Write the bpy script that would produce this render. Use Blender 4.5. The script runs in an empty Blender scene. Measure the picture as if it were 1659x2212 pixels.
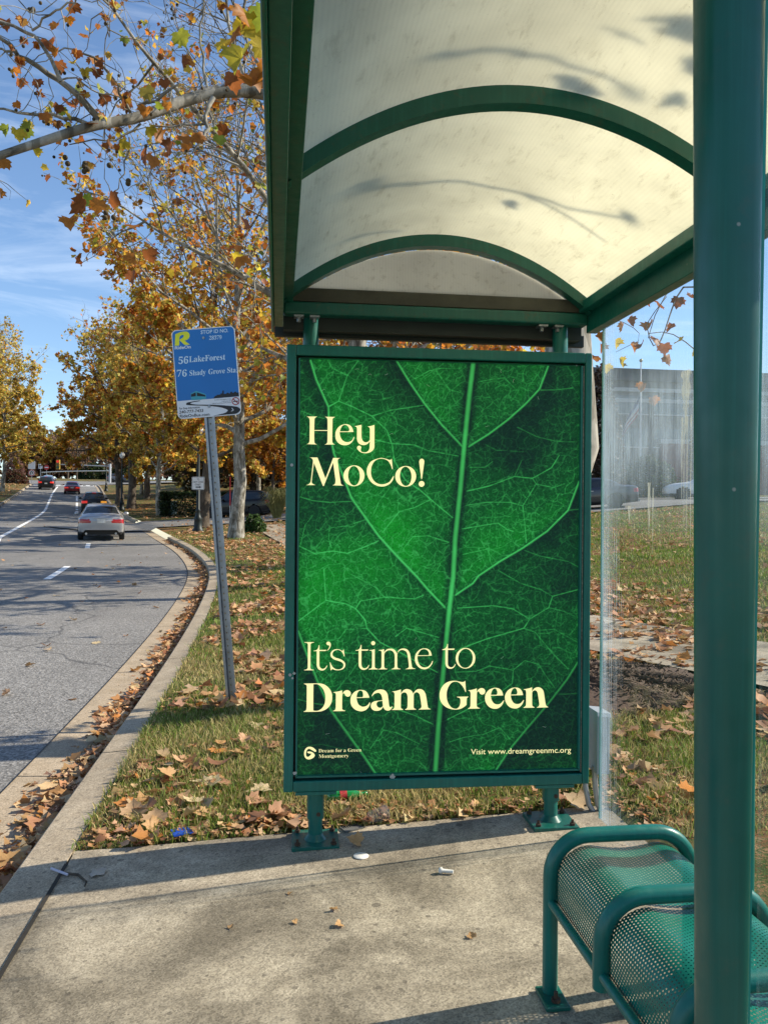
import bpy, math, random
import numpy as np
from mathutils import Vector, Matrix
from mathutils.geometry import delaunay_2d_cdt
PI = math.pi
scene = bpy.context.scene
COL = scene.collection

# ------------------------------------------------------------------ camera, world, sun
F = 1725.0; CX = 829.5; CY = 1106.0; CAMZ = 1.40; ROLL = math.radians(0.46)
cam = bpy.data.cameras.new('camera')
cam.sensor_fit = 'HORIZONTAL'; cam.sensor_width = 36.0; cam.lens = 36.0 * F / 1659.0
cam.clip_start = 0.05; cam.clip_end = 3000
camo = bpy.data.objects.new('camera', cam); COL.objects.link(camo)
camo.matrix_world = Matrix.Translation((0, 0, CAMZ)) @ Matrix.Rotation(PI / 2, 4, 'X') @ Matrix.Rotation(ROLL, 4, 'Z')
scene.camera = camo
SUN_EL = math.radians(34.0); SUN_AZ = math.radians(12.8)      # azimuth from +X towards +Y
sund = Vector((math.cos(SUN_EL) * math.cos(SUN_AZ), math.cos(SUN_EL) * math.sin(SUN_AZ), math.sin(SUN_EL)))
w = bpy.data.worlds.new('World'); scene.world = w; w.use_nodes = True
nt = w.node_tree; nt.nodes.clear()
wo = nt.nodes.new('ShaderNodeOutputWorld'); bg = nt.nodes.new('ShaderNodeBackground')
sky = nt.nodes.new('ShaderNodeTexSky'); sky.sky_type = 'NISHITA'; sky.sun_disc = False
sky.sun_elevation = SUN_EL; sky.sun_rotation = PI / 2 - SUN_AZ; sky.altitude = 100; sky.air_density = 1.0; sky.dust_density = 0.1; sky.ozone_density = 4.0
tc = nt.nodes.new('ShaderNodeTexCoord'); mp = nt.nodes.new('ShaderNodeMapping'); mp.inputs['Scale'].default_value = (3.0, 3.0, 16.0); mp.inputs['Rotation'].default_value = (0.0, 0.16, 0.0)
nz = nt.nodes.new('ShaderNodeTexNoise'); nz.inputs['Scale'].default_value = 1.3; nz.inputs['Detail'].default_value = 8; nz.inputs['Roughness'].default_value = 0.6; nz.inputs['Distortion'].default_value = 0.7
rp = nt.nodes.new('ShaderNodeValToRGB'); rp.color_ramp.elements[0].position = 0.50; rp.color_ramp.elements[0].color = (0, 0, 0, 1); rp.color_ramp.elements[1].position = 0.95; rp.color_ramp.elements[1].color = (0.5, 0.5, 0.5, 1)
mx = nt.nodes.new('ShaderNodeMix'); mx.data_type = 'RGBA'; mx.inputs[7].default_value = (7.0, 7.6, 8.2, 1)
nt.links.new(tc.outputs['Generated'], mp.inputs['Vector']); nt.links.new(mp.outputs['Vector'], nz.inputs['Vector'])
nt.links.new(nz.outputs['Fac'], rp.inputs['Fac']); nt.links.new(rp.outputs['Color'], mx.inputs[0])
nt.links.new(sky.outputs['Color'], mx.inputs[6]); nt.links.new(mx.outputs[2], bg.inputs['Color'])
bg.inputs['Strength'].default_value = 0.125
nt.links.new(bg.outputs[0], wo.inputs['Surface'])
sl = bpy.data.lights.new('sun', 'SUN'); sl.energy = 4.9; sl.angle = math.radians(0.55); sl.color = (1.0, 0.91, 0.76)
so = bpy.data.objects.new('sun', sl); COL.objects.link(so); so.rotation_euler = sund.to_track_quat('Z', 'Y').to_euler()
scene.view_settings.view_transform = 'Standard'; scene.view_settings.look = 'None'
scene.view_settings.exposure = 0.66; scene.view_settings.gamma = 1.0
scene.cycles.max_bounces = 8; scene.cycles.transparent_max_bounces = 24; scene.cycles.caustics_reflective = False; scene.cycles.caustics_refractive = False

# ------------------------------------------------------------------ small helpers
def unproj(x, y):
    dx = (x - CX) / F; dy = -(y - CY) / F; c, s = math.cos(ROLL), math.sin(ROLL)
    return dx * c - dy * s, dx * s + dy * c
def at(x, y, Y):
    a, b = unproj(x, y); return Vector((a * Y, Y, CAMZ + b * Y))
def srgb(r, g, b):
    f = lambda v: (v / 255 / 12.92) if v / 255 <= 0.04045 else ((v / 255 + 0.055) / 1.055) ** 2.4
    return (f(r), f(g), f(b), 1)

def tag(o, label=None, cat=None, group=None, kind=None):
    if label: o['label'] = label
    if cat: o['category'] = cat
    if group: o['group'] = group
    if kind: o['kind'] = kind
    return o
def empty(name, loc=(0, 0, 0), rz=0.0):
    o = bpy.data.objects.new(name, None); COL.objects.link(o); o.location = loc; o.rotation_euler = (0, 0, rz)
    o.empty_display_size = 0.1
    return o
def thing(name, label, cat, loc=(0, 0, 0), rz=0.0, group=None):
    return tag(empty(name, loc, rz), label, cat, group)
def children(o): return [c for c in list(bpy.data.objects) if c.parent == o]
def copy_tree(o, parent=None):
    c = o.copy(); COL.objects.link(c); c.parent = parent
    for ch in children(o): copy_tree(ch, c)
    return c

class MB:
    def __init__(self): self.v = []; self.f = []; self.sm = []
    def add(self, vs, fs, smooth=False):
        o = len(self.v); self.v += [tuple(p) for p in vs]
        for q in fs: self.f.append([i + o for i in q]); self.sm.append(smooth)
        return self
    def box(self, x0, x1, y0, y1, z0, z1, M=None):
        vs = [Vector(p) for p in ((x0, y0, z0), (x1, y0, z0), (x1, y1, z0), (x0, y1, z0), (x0, y0, z1), (x1, y0, z1), (x1, y1, z1), (x0, y1, z1))]
        if M: vs = [M @ p for p in vs]
        return self.add(vs, [(0, 3, 2, 1), (4, 5, 6, 7), (0, 1, 5, 4), (1, 2, 6, 5), (2, 3, 7, 6), (3, 0, 4, 7)])
    def prism(self, pts, d0, d1, M=None):
        """polygon given in x,z, extruded along y from d0 to d1"""
        n = len(pts)
        vs = [Vector((p[0], d0, p[1])) for p in pts] + [Vector((p[0], d1, p[1])) for p in pts]
        if M: vs = [M @ p for p in vs]
        fs = [list(range(n)), list(range(2 * n - 1, n - 1, -1))] + [((i + 1) % n, i, i + n, (i + 1) % n + n) for i in range(n)]
        return self.add(vs, fs)
    def tube(self, path, r, sides=10, caps=True, smooth=True):
        path = [Vector(p) for p in path]; n = len(path)
        rs = r if isinstance(r, (list, tuple)) else [r] * n
        T = [(path[min(i + 1, n - 1)] - path[max(i - 1, 0)]).normalized() for i in range(n)]
        ref = Vector((0, 0, 1)) if abs(T[0].z) < 0.9 else Vector((1, 0, 0))
        nrm = T[0].cross(ref).normalized(); vs = []
        for i in range(n):
            nrm = (nrm - T[i] * nrm.dot(T[i])).normalized(); b = T[i].cross(nrm)
            for k in range(sides):
                a = 2 * PI * k / sides
                vs.append(path[i] + (nrm * math.cos(a) + b * math.sin(a)) * rs[i])
        fs = []
        for i in range(n - 1):
            for k in range(sides):
                k2 = (k + 1) % sides
                fs.append((i * sides + k, i * sides + k2, (i + 1) * sides + k2, (i + 1) * sides + k))
        self.add(vs, fs, smooth)
        if caps:
            self.add([vs[k] for k in range(sides)], [list(range(sides - 1, -1, -1))])
            self.add([vs[(n - 1) * sides + k] for k in range(sides)], [list(range(sides))])
        return self
    def lathe(self, prof, c=(0, 0, 0), axis='z', sides=20, smooth=True):
        vs = []; n = len(prof)
        for (r, h) in prof:
            for k in range(sides):
                a = 2 * PI * k / sides; x, y = r * math.cos(a), r * math.sin(a)
                p = (x, y, h) if axis == 'z' else ((h, x, y) if axis == 'x' else (x, h, -y))
                vs.append((p[0] + c[0], p[1] + c[1], p[2] + c[2]))
        fs = []
        for i in range(n - 1):
            for k in range(sides):
                k2 = (k + 1) % sides
                fs.append((i * sides + k, i * sides + k2, (i + 1) * sides + k2, (i + 1) * sides + k))
        self.add(vs, fs, smooth)
        if prof[0][0] > 1e-5: self.add([vs[k] for k in range(sides)], [list(range(sides - 1, -1, -1))])
        if prof[-1][0] > 1e-5: self.add([vs[(n - 1) * sides + k] for k in range(sides)], [list(range(sides))])
        return self
    def build(self, name, m, parent=None, bevel=0.0, loc=None):
        me = bpy.data.meshes.new(name); me.from_pydata(self.v, [], self.f); me.update()
        me.polygons.foreach_set('use_smooth', self.sm)
        if m: me.materials.append(m)
        o = bpy.data.objects.new(name, me); COL.objects.link(o)
        if parent: o.parent = parent
        if loc: o.location = loc
        if bevel:
            b = o.modifiers.new('bevel', 'BEVEL'); b.width = bevel; b.segments = 2; b.limit_method = 'ANGLE'
        return o

def np_obj(name, V, faces, m, parent=None, col=None, smooth=False, mats=None, matidx=None, uv=None):
    """V (n,3); faces: list of int arrays (k, sides)"""
    V = np.asarray(V, np.float32)
    me = bpy.data.meshes.new(name)
    faces = [np.asarray(f, np.int32) for f in faces if len(f)]
    nl = sum(f.size for f in faces); npoly = sum(len(f) for f in faces)
    me.vertices.add(len(V)); me.vertices.foreach_set('co', V.ravel())
    me.loops.add(nl); me.polygons.add(npoly)
    li = np.concatenate([f.ravel() for f in faces]); me.loops.foreach_set('vertex_index', li)
    tot = np.concatenate([np.full(len(f), f.shape[1], np.int32) for f in faces])
    st = np.concatenate([[0], np.cumsum(tot)[:-1]]).astype(np.int32)
    me.polygons.foreach_set('loop_start', st); me.polygons.foreach_set('loop_total', tot)
    me.polygons.foreach_set('use_smooth', np.full(npoly, bool(smooth or col is not None)))
    me.update(calc_edges=True)
    if col is not None:
        c = np.ones((len(V), 4), np.float32); c[:, :3] = col
        a = me.color_attributes.new('Col', 'FLOAT_COLOR', 'POINT'); a.data.foreach_set('color', c.ravel())
    if uv is not None:
        u = me.uv_layers.new(name='UVMap'); u.data.foreach_set('uv', np.asarray(uv, np.float32)[li].ravel())
    for q in (mats or [m]): me.materials.append(q)
    if matidx is not None: me.polygons.foreach_set('material_index', np.asarray(matidx, np.int32))
    me.validate(clean_customdata=False)
    o = bpy.data.objects.new(name, me); COL.objects.link(o)
    if parent: o.parent = parent
    return o

def vnoise(x, y, seed=0):
    xi = np.floor(x).astype(np.int64); yi = np.floor(y).astype(np.int64); fx = x - xi; fy = y - yi
    def h(a, b):
        n = (a * 374761393 + b * 668265263 + seed * 1442695041) & 0xFFFFFFFF
        n = ((n ^ (n >> 13)) * 1274126177) & 0xFFFFFFFF
        return ((n ^ (n >> 16)) & 0xFFFF) / 65535.0
    u = fx * fx * (3 - 2 * fx); v = fy * fy * (3 - 2 * fy)
    return (h(xi, yi) * (1 - u) + h(xi + 1, yi) * u) * (1 - v) + (h(xi, yi + 1) * (1 - u) + h(xi + 1, yi + 1) * u) * v
def fbm(x, y, seed=0, o=4):
    s = 0; a = 0.5; t = 0
    for i in range(o):
        s = s + a * vnoise(x * 2 ** i, y * 2 ** i, seed + i); t += a; a *= 0.5
    return s / t

# ------------------------------------------------------------------ materials
class NT:
    def __init__(self, name):
        self.m = bpy.data.materials.new(name); self.m.use_nodes = True; self.t = self.m.node_tree
        self.b = self.t.nodes['Principled BSDF']; self.out = self.t.nodes['Material Output']
    def n(self, ty, **k):
        q = self.t.nodes.new(ty)
        for a, v in k.items():
            if a in q.inputs: q.inputs[a].default_value = v
            else: setattr(q, a, v)
        return q
    def l(self, a, b): self.t.links.new(a, b)
    def coord(self, kind='Object', scale=(1, 1, 1)):
        c = self.n('ShaderNodeTexCoord'); mp = self.n('ShaderNodeMapping'); mp.inputs['Scale'].default_value = scale
        self.l(c.outputs[kind], mp.inputs['Vector']); return mp.outputs['Vector']
    def noise(self, vec, scale, detail=6, rough=0.6, dist=0.0):
        q = self.n('ShaderNodeTexNoise'); q.inputs['Scale'].default_value = scale; q.inputs['Detail'].default_value = detail
        q.inputs['Roughness'].default_value = rough; q.inputs['Distortion'].default_value = dist; self.l(vec, q.inputs['Vector']); return q.outputs['Fac']
    def ramp(self, fac, stops):
        q = self.n('ShaderNodeValToRGB'); e = q.color_ramp.elements
        e.remove(e[1]); e[0].position = stops[0][0]
        for i, (p, c) in enumerate(stops):
            el = e[0] if i == 0 else e.new(p); el.color = (c[0], c[1], c[2], 1) if isinstance(c, (tuple, list)) else (c, c, c, 1)
        self.l(fac, q.inputs['Fac']); return q.outputs['Color']
    def mix(self, fac, a, b, mode='MIX'):
        q = self.n('ShaderNodeMix'); q.data_type = 'RGBA'; q.blend_type = mode
        for i, x in ((0, fac), (6, a), (7, b)):
            if isinstance(x, (int, float)): q.inputs[i].default_value = x
            elif isinstance(x, (tuple, list)): q.inputs[i].default_value = (x[0], x[1], x[2], 1)
            else: self.l(x, q.inputs[i])
        return q.outputs[2]
    def bump(self, h, strength=0.3, dist=0.01):
        q = self.n('ShaderNodeBump'); q.inputs['Strength'].default_value = strength; q.inputs['Distance'].default_value = dist
        self.l(h, q.inputs['Height']); self.l(q.outputs['Normal'], self.b.inputs['Normal']); return q
    def base(self, c):
        if isinstance(c, (tuple, list)): self.b.inputs['Base Color'].default_value = (c[0], c[1], c[2], 1)
        else: self.l(c, self.b.inputs['Base Color'])
    def rough(self, r):
        if isinstance(r, (int, float)): self.b.inputs['Roughness'].default_value = r
        else: self.l(r, self.b.inputs['Roughness'])

def plain(name, c, rough=0.5, metal=0.0, var=0.15, scale=8.0, spec=0.5, coat=0.0, emit=None):
    N = NT(name); v = N.coord(); f = N.noise(v, scale)
    k0 = tuple(x * (1 - var) for x in c[:3]); k1 = tuple(min(1, x * (1 + var)) for x in c[:3])
    N.base(N.ramp(f, [(0.3, k0), (0.7, k1)])); N.rough(rough)
    N.b.inputs['Metallic'].default_value = metal; N.b.inputs['Specular IOR Level'].default_value = spec
    N.b.inputs['Coat Weight'].default_value = coat
    if emit:
        N.b.inputs['Emission Color'].default_value = (*c[:3], 1); N.b.inputs['Emission Strength'].default_value = emit
    return N.m

def paint_green(name, dirt=0.25, c=(0.004, 0.125, 0.10)):
    N = NT(name); v = N.coord()
    f = N.noise(v, 6, 6); d = N.noise(v, 23, 8, 0.7)
    base = N.ramp(f, [(0.3, tuple(x * 0.85 for x in c)), (0.75, tuple(x * 1.12 for x in c))])
    dm = N.ramp(d, [(0.56, 0), (0.72, dirt)])
    N.base(N.mix(dm, base, (0.07, 0.075, 0.05)))
    N.rough(N.ramp(N.noise(v, 30, 4), [(0.3, 0.28), (0.8, 0.5)]))
    N.b.inputs['Coat Weight'].default_value = 0.12; N.b.inputs['Coat Roughness'].default_value = 0.2; N.b.inputs['Specular IOR Level'].default_value = 0.35
    sc = N.n('ShaderNodeTexVoronoi'); sc.inputs['Scale'].default_value = 9; N.l(v, sc.inputs['Vector']); b0 = N.b.inputs['Base Color'].links[0].from_socket
    vv = N.coord('Object', (60, 60, 1.2)); b1 = N.mix(N.ramp(N.noise(vv, 1.0, 5, .7), [(.5, 0), (.75, .3)]), b0, tuple(x * 1.9 + .01 for x in c))
    N.base(N.mix(N.ramp(sc.outputs['Distance'], [(.018, .7), (.03, 0)]), b1, (.30, .32, .28)))
    N.bump(N.noise(v, 70, 3), 0.08, 0.002)
    return N.m

def concrete(name, c0, c1, stain=0.5):
    N = NT(name); v = N.coord()
    big = N.noise(v, 1.5, 7, 0.7, 0.6); mid = N.noise(v, 7, 7, 0.7); fine = N.noise(v, 130, 4, 0.7)
    col = N.ramp(mid, [(0.3, c0), (0.72, c1)])
    col = N.mix(N.ramp(big, [(0.40, 0), (0.60, stain)]), col, tuple(x * 0.42 for x in c0))
    vo = N.n('ShaderNodeTexVoronoi'); vo.inputs['Scale'].default_value = 190; N.l(v, vo.inputs['Vector'])
    agg = N.ramp(vo.outputs['Color'], [(0.1, 0.5), (0.5, 1.0), (0.95, 1.5)])
    col = N.mix(0.75, col, agg, 'MULTIPLY')
    for sc_, r_, am in ((2.9, .055, .55), (12.0, .10, .5)):
        spots = N.n('ShaderNodeTexVoronoi'); spots.voronoi_dimensions = '2D'; spots.inputs['Scale'].default_value = sc_; N.l(v, spots.inputs['Vector'])
        rnd = N.n('ShaderNodeSeparateColor'); N.l(spots.outputs['Color'], rnd.inputs[0]); k_ = N.n('ShaderNodeMath', operation='MULTIPLY'); N.l(rnd.outputs[0], k_.inputs[0]); k_.inputs[1].default_value = r_ * 1.5
        wob_ = N.n('ShaderNodeMath', operation='MULTIPLY_ADD'); N.l(N.noise(v, 45, 3), wob_.inputs[0]); wob_.inputs[1].default_value = .07; N.l(spots.outputs['Distance'], wob_.inputs[2])
        lt = N.n('ShaderNodeMath', operation='LESS_THAN'); N.l(wob_.outputs[0], lt.inputs[0]); N.l(k_.outputs[0], lt.inputs[1]); sc2 = N.n('ShaderNodeMath', operation='MULTIPLY'); N.l(lt.outputs[0], sc2.inputs[0]); sc2.inputs[1].default_value = am
        col = N.mix(sc2.outputs[0], col, (0.06, 0.05, 0.04))
    N.base(col); N.rough(0.88); N.b.inputs['Specular IOR Level'].default_value = 0.25
    N.bump(N.mix(0.5, fine, mid), 0.45, 0.004)
    return N.m

def asphalt(name):
    N = NT(name); v = N.coord()
    big = N.noise(v, 0.35, 5, 0.6); vo = N.n('ShaderNodeTexVoronoi'); vo.inputs['Scale'].default_value = 75; N.l(v, vo.inputs['Vector'])
    col = N.ramp(big, [(0.3, (0.18, 0.172, 0.158)), (0.7, (0.24, 0.23, 0.212))])
    col = N.mix(0.9, col, N.ramp(vo.outputs['Color'], [(0.1, 0.4), (0.5, 0.95), (0.92, 1.9)]), 'MULTIPLY')
    ck = N.n('ShaderNodeTexVoronoi'); ck.feature = 'DISTANCE_TO_EDGE'; ck.inputs['Scale'].default_value = 0.16
    wv = N.n('ShaderNodeVectorMath', operation='ADD'); N.l(v, wv.inputs[0])
    nn = N.n('ShaderNodeTexNoise'); nn.inputs['Scale'].default_value = 0.8; N.l(v, nn.inputs['Vector']); N.l(nn.outputs['Color'], wv.inputs[1]); N.l(wv.outputs[0], ck.inputs['Vector'])
    col = N.mix(N.ramp(ck.outputs['Distance'], [(0.0, 0.7), (0.004, 0.0)]), col, (0.04, 0.04, 0.04))
    v3 = N.coord('Object', (1, .12, 1)); col = N.mix(0.5, col, N.ramp(N.noise(v3, .9, 5, .6), [(.35, .72), (.65, 1.12)]), 'MULTIPLY')
    pt = N.n('ShaderNodeTexVoronoi'); pt.inputs['Scale'].default_value = 0.11; N.l(v, pt.inputs['Vector']); col = N.mix(0.3, col, N.ramp(pt.outputs['Color'], [(.2, .75), (.8, 1.15)]), 'MULTIPLY')
    N.base(col); N.rough(0.8); N.b.inputs['Specular IOR Level'].default_value = 0.35
    N.bump(vo.outputs['Distance'], 0.5, 0.006)
    return N.m

def grass_ground(name, leafy=0.5):
    N = NT(name); v = N.coord()
    a = N.noise(v, 0.7, 6, 0.7); b = N.noise(v, 9, 6, 0.75); c = N.noise(v, 60, 4, 0.8)
    g = N.ramp(b, [(0.3, (0.035, 0.06, 0.014)), (0.5, (0.075, 0.105, 0.03)), (0.72, (0.16, 0.14, 0.055))])
    vo = N.n('ShaderNodeTexVoronoi'); vo.inputs['Scale'].default_value = 11; N.l(v, vo.inputs['Vector'])
    lf = N.ramp(vo.outputs['Color'], [(0.1, (0.12, 0.05, 0.022)), (0.5, (0.25, 0.12, 0.05)), (0.9, (0.36, 0.21, 0.11))])
    k = N.mix(0.5, a, c); N.base(N.mix(N.ramp(k, [(0.56 - 0.14 * leafy, 0), (0.62 - 0.14 * leafy, 1)]), g, lf))
    N.rough(0.9); N.b.inputs['Specular IOR Level'].default_value = 0.1; N.bump(c, 0.8, 0.03)
    return N.m

def leaf_mat(name, trans=0.45, rough=0.5):
    N = NT(name); at_ = N.n('ShaderNodeVertexColor'); at_.layer_name = 'Col'
    v = N.coord(); f = N.noise(v, 22, 4)
    c = N.mix(1.0, at_.outputs['Color'], N.ramp(f, [(0.25, 0.72), (0.75, 1.18)]), 'MULTIPLY')
    N.base(c); N.rough(rough); N.b.inputs['Specular IOR Level'].default_value = 0.3
    tr = N.n('ShaderNodeBsdfTranslucent'); N.l(c, tr.inputs['Color'])
    ms = N.n('ShaderNodeMixShader'); ms.inputs[0].default_value = trans
    N.l(N.b.outputs[0], ms.inputs[1]); N.l(tr.outputs[0], ms.inputs[2]); N.l(ms.outputs[0], N.out.inputs['Surface'])
    return N.m

def bark_mat(name, pale=True):
    N = NT(name); v = N.coord('Object', (1, 1, 0.45))
    f = N.noise(v, 7, 3, 0.5, 0.8); g = N.noise(v, 40, 5, 0.7)
    if pale: stops = [(0.36, (0.10, 0.088, 0.065)), (0.40, (0.20, 0.18, 0.14)), (0.52, (0.22, 0.205, 0.165)), (0.55, (0.36, 0.335, 0.28)), (0.68, (0.40, 0.375, 0.315))]
    else: stops = [(0.3, (0.05, 0.038, 0.028)), (0.6, (0.12, 0.095, 0.07)), (0.75, (0.19, 0.16, 0.12))]
    col = N.ramp(f, stops); N.base(N.mix(0.5, col, N.ramp(g, [(0.3, 0.65), (0.7, 1.2)]), 'MULTIPLY'))
    N.rough(0.85); N.b.inputs['Specular IOR Level'].default_value = 0.2; N.bump(N.mix(0.5, f, g), 0.6, 0.01)
    return N.m

def glass_mat(name, tint=(0.984, 0.994, 0.992), dirt=0.0, edge=False):
    N = NT(name); N.t.nodes.remove(N.b)
    tr = N.n('ShaderNodeBsdfTransparent'); tr.inputs['Color'].default_value = (*tint, 1)
    gl = N.n('ShaderNodeBsdfGlossy'); gl.inputs['Roughness'].default_value = 0.03
    lw = N.n('ShaderNodeLayerWeight'); lw.inputs['Blend'].default_value = 0.5
    pw = N.n('ShaderNodeMath', operation='POWER'); pw.inputs[1].default_value = 5.0; N.l(lw.outputs['Facing'], pw.inputs[0])
    fr = N.n('ShaderNodeMath', operation='MULTIPLY_ADD'); fr.inputs[1].default_value = 0.30; fr.inputs[2].default_value = 0.014; N.l(pw.outputs[0], fr.inputs[0])
    m1 = N.n('ShaderNodeMixShader'); N.l(fr.outputs[0], m1.inputs[0]); N.l(tr.outputs[0], m1.inputs[1]); N.l(gl.outputs[0], m1.inputs[2])
    last = m1
    if dirt:
        v = N.coord('Object', (1, 6.5, 0.45)); v2 = N.coord('Object', (1, 1, 1)); vs = N.coord('Object', (1, 30, 0.8))
        a = N.noise(v, 5.5, 8, 0.75, 0.6); b = N.noise(v2, 2.2, 5, 0.6, 0.5); sp = N.noise(v2, 85, 3, 0.8); st = N.noise(vs, 4, 6, 0.7)
        sep = N.n('ShaderNodeSeparateXYZ'); c = N.n('ShaderNodeTexCoord'); N.l(c.outputs['Object'], sep.inputs[0])
        hz = N.ramp(sep.outputs['Z'], [(0.0, 0.30), (0.62, 0.10), (1.0, 0.55)])      # object z in metres from the glass foot
        mr = N.n('ShaderNodeMapRange'); mr.inputs['From Min'].default_value = 0.0; mr.inputs['From Max'].default_value = 2.05; N.l(sep.outputs['Z'], mr.inputs['Value'])
        band = N.ramp(mr.outputs[0], [(0.0, 0.14), (0.07, 0.0), (0.57, 0.0), (0.66, 0.45), (0.74, 1.0), (0.83, 0.8), (0.89, 0.22), (1.0, 0.10)])
        k = N.mix(1.0, N.ramp(a, [(0.35, 0.12), (0.68, 1.0)]), N.ramp(b, [(0.3, 0.45), (0.7, 1.0)]), 'MULTIPLY')
        k = N.mix(1.0, k, N.ramp(st, [(0.35, 0.35), (0.62, 1.0)]), 'MULTIPLY')
        k = N.mix(1.0, k, band, 'MULTIPLY')
        k = N.mix(N.ramp(sp, [(0.60, 0), (0.70, 0.25)]), k, N.mix(0.5, band, (0.05, 0.05, 0.05)))
        ey = N.n('ShaderNodeMath', operation='MULTIPLY_ADD'); N.l(sep.outputs['Y'], ey.inputs[0]); ey.inputs[1].default_value = 1.0; nz2 = N.noise(vs, 2.5, 6, 0.7); N.l(nz2, ey.inputs[2])
        k = N.mix(N.ramp(ey.outputs[0], [(0.38, 0), (0.50, 0.42)]), k, (0.8, 0.8, 0.8))
        df = N.n('ShaderNodeBsdfDiffuse'); df.inputs['Color'].default_value = (0.52, 0.62, 0.70, 1)
        tl = N.n('ShaderNodeBsdfTranslucent'); tl.inputs['Color'].default_value = (0.52, 0.62, 0.70, 1)
        m2 = N.n('ShaderNodeMixShader'); m2.inputs[0].default_value = 0.5; N.l(df.outputs[0], m2.inputs[1]); N.l(tl.outputs[0], m2.inputs[2])
        mul = N.n('ShaderNodeMath', operation='MULTIPLY'); mul.inputs[1].default_value = dirt; N.l(k, mul.inputs[0])
        m3 = N.n('ShaderNodeMixShader'); N.l(mul.outputs[0], m3.inputs[0]); N.l(m1.outputs[0], m3.inputs[1]); N.l(m2.outputs[0], m3.inputs[2]); last = m3
    N.l(last.outputs[0], N.out.inputs['Surface'])
    return N.m

def roof_mat(name, c=(0.87, 0.845, 0.70), t=0.75, dirt=0.5):
    N = NT(name); v = N.coord(); vs = N.coord('Object', (1, 0.3, 1))
    d1 = N.noise(vs, 30, 7, 0.75, 0.4); d2 = N.noise(v, 2.2, 6, 0.6); d3 = N.noise(v, 90, 3, 0.7)
    wv = N.n('ShaderNodeTexWave'); wv.wave_type = 'BANDS'; wv.bands_direction = 'X'; wv.inputs['Scale'].default_value = 26; wv.inputs['Distortion'].default_value = 0.0; N.l(v, wv.inputs['Vector'])
    col = N.mix(N.ramp(d2, [(0.38, 0), (0.68, 0.6)]), c, tuple(x * 0.72 for x in c))
    col = N.mix(N.ramp(d1, [(0.54, 0), (0.74, dirt * .8)]), col, (0.30, 0.26, 0.17))
    col = N.mix(N.ramp(d3, [(0.68, 0), (0.76, dirt)]), col, (0.18, 0.15, 0.10))
    col = N.mix(0.12, col, N.ramp(wv.outputs['Fac'], [(0.0, 0.7), (1.0, 1.0)]), 'MULTIPLY')
    N.base(col); N.rough(0.45); N.b.inputs['Specular IOR Level'].default_value = 0.25
    tr = N.n('ShaderNodeBsdfTranslucent'); N.l(col, tr.inputs['Color'])
    ms = N.n('ShaderNodeMixShader'); ms.inputs[0].default_value = t
    N.l(N.b.outputs[0], ms.inputs[1]); N.l(tr.outputs[0], ms.inputs[2]); N.l(ms.outputs[0], N.out.inputs['Surface'])
    return N.m

def perforated(name, c=(0.002, 0.14, 0.10)):
    """hexagonal rows of round holes, laid out on the sheet's own UV in metres"""
    N = NT(name); N.base(c); N.rough(0.38); N.b.inputs['Coat Weight'].default_value = 0.05; N.b.inputs['Specular IOR Level'].default_value = 0.3
    u = N.n('ShaderNodeTexCoord'); sp = N.n('ShaderNodeSeparateXYZ'); N.l(u.outputs['UV'], sp.inputs[0])
    p = 0.0105
    def M(op, a, b=None):
        q = N.n('ShaderNodeMath', operation=op)
        for i, x in enumerate((a, b)):
            if x is None: continue
            if isinstance(x, (int, float)): q.inputs[i].default_value = x
            else: N.l(x, q.inputs[i])
        return q.outputs[0]
    X = M('DIVIDE', sp.outputs[0], p); Y = M('DIVIDE', sp.outputs[1], p * 1.732)
    def cell(ox):
        fx = M('SUBTRACT', M('FRACT', M('ADD', X, ox)), 0.5); fy = M('MULTIPLY', M('SUBTRACT', M('FRACT', M('ADD', Y, ox)), 0.5), 1.732)
        return M('ADD', M('MULTIPLY', fx, fx), M('MULTIPLY', fy, fy))
    d = M('MINIMUM', cell(0.0), cell(0.5)); hole = M('LESS_THAN', d, 0.212 ** 2)
    tr = N.n('ShaderNodeBsdfTransparent'); ms = N.n('ShaderNodeMixShader')
    N.l(hole, ms.inputs[0]); N.l(N.b.outputs[0], ms.inputs[1]); N.l(tr.outputs[0], ms.inputs[2]); N.l(ms.outputs[0], N.out.inputs['Surface'])
    return N.m

def vcol_mat(name, rough=0.35, emit=0.0, coat=0.0):
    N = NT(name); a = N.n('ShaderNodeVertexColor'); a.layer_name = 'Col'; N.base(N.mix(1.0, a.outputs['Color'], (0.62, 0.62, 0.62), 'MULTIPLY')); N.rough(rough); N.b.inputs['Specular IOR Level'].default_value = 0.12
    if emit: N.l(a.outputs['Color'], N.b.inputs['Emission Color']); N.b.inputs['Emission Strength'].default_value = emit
    N.b.inputs['Coat Weight'].default_value = coat
    return N.m

GREEN = paint_green('green enamel', 0.2); GREEN_OLD = paint_green('weathered green enamel', 0.75, (0.006, 0.10, 0.075))
HEADMAT = plain('grimy brown green paint', (0.045, 0.045, 0.032), 0.6, var=0.4)
BLACK = plain('black rubber', (0.012, 0.012, 0.012), 0.6); STEEL = plain('galvanised steel', (0.33, 0.35, 0.37), 0.42, 0.7, 0.18, 14)
GREY = plain('grey painted metal', (0.33, 0.36, 0.38), 0.5, 0.1, 0.08); RUST = plain('rusty iron', (0.06, 0.035, 0.02), 0.8, 0.2, 0.5, 40)
WHITEP = plain('white road paint', (0.80, 0.80, 0.77), 0.75, var=0.25, scale=18)
CONC = concrete('pavement concrete', (0.33, 0.275, 0.195), (0.51, 0.435, 0.32), 0.85)
KERB = concrete('kerb concrete', (0.36, 0.29, 0.20), (0.46, 0.385, 0.28), 0.35)
PAN = concrete('gutter concrete', (0.35, 0.275, 0.185), (0.45, 0.365, 0.26), 0.3)
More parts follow.
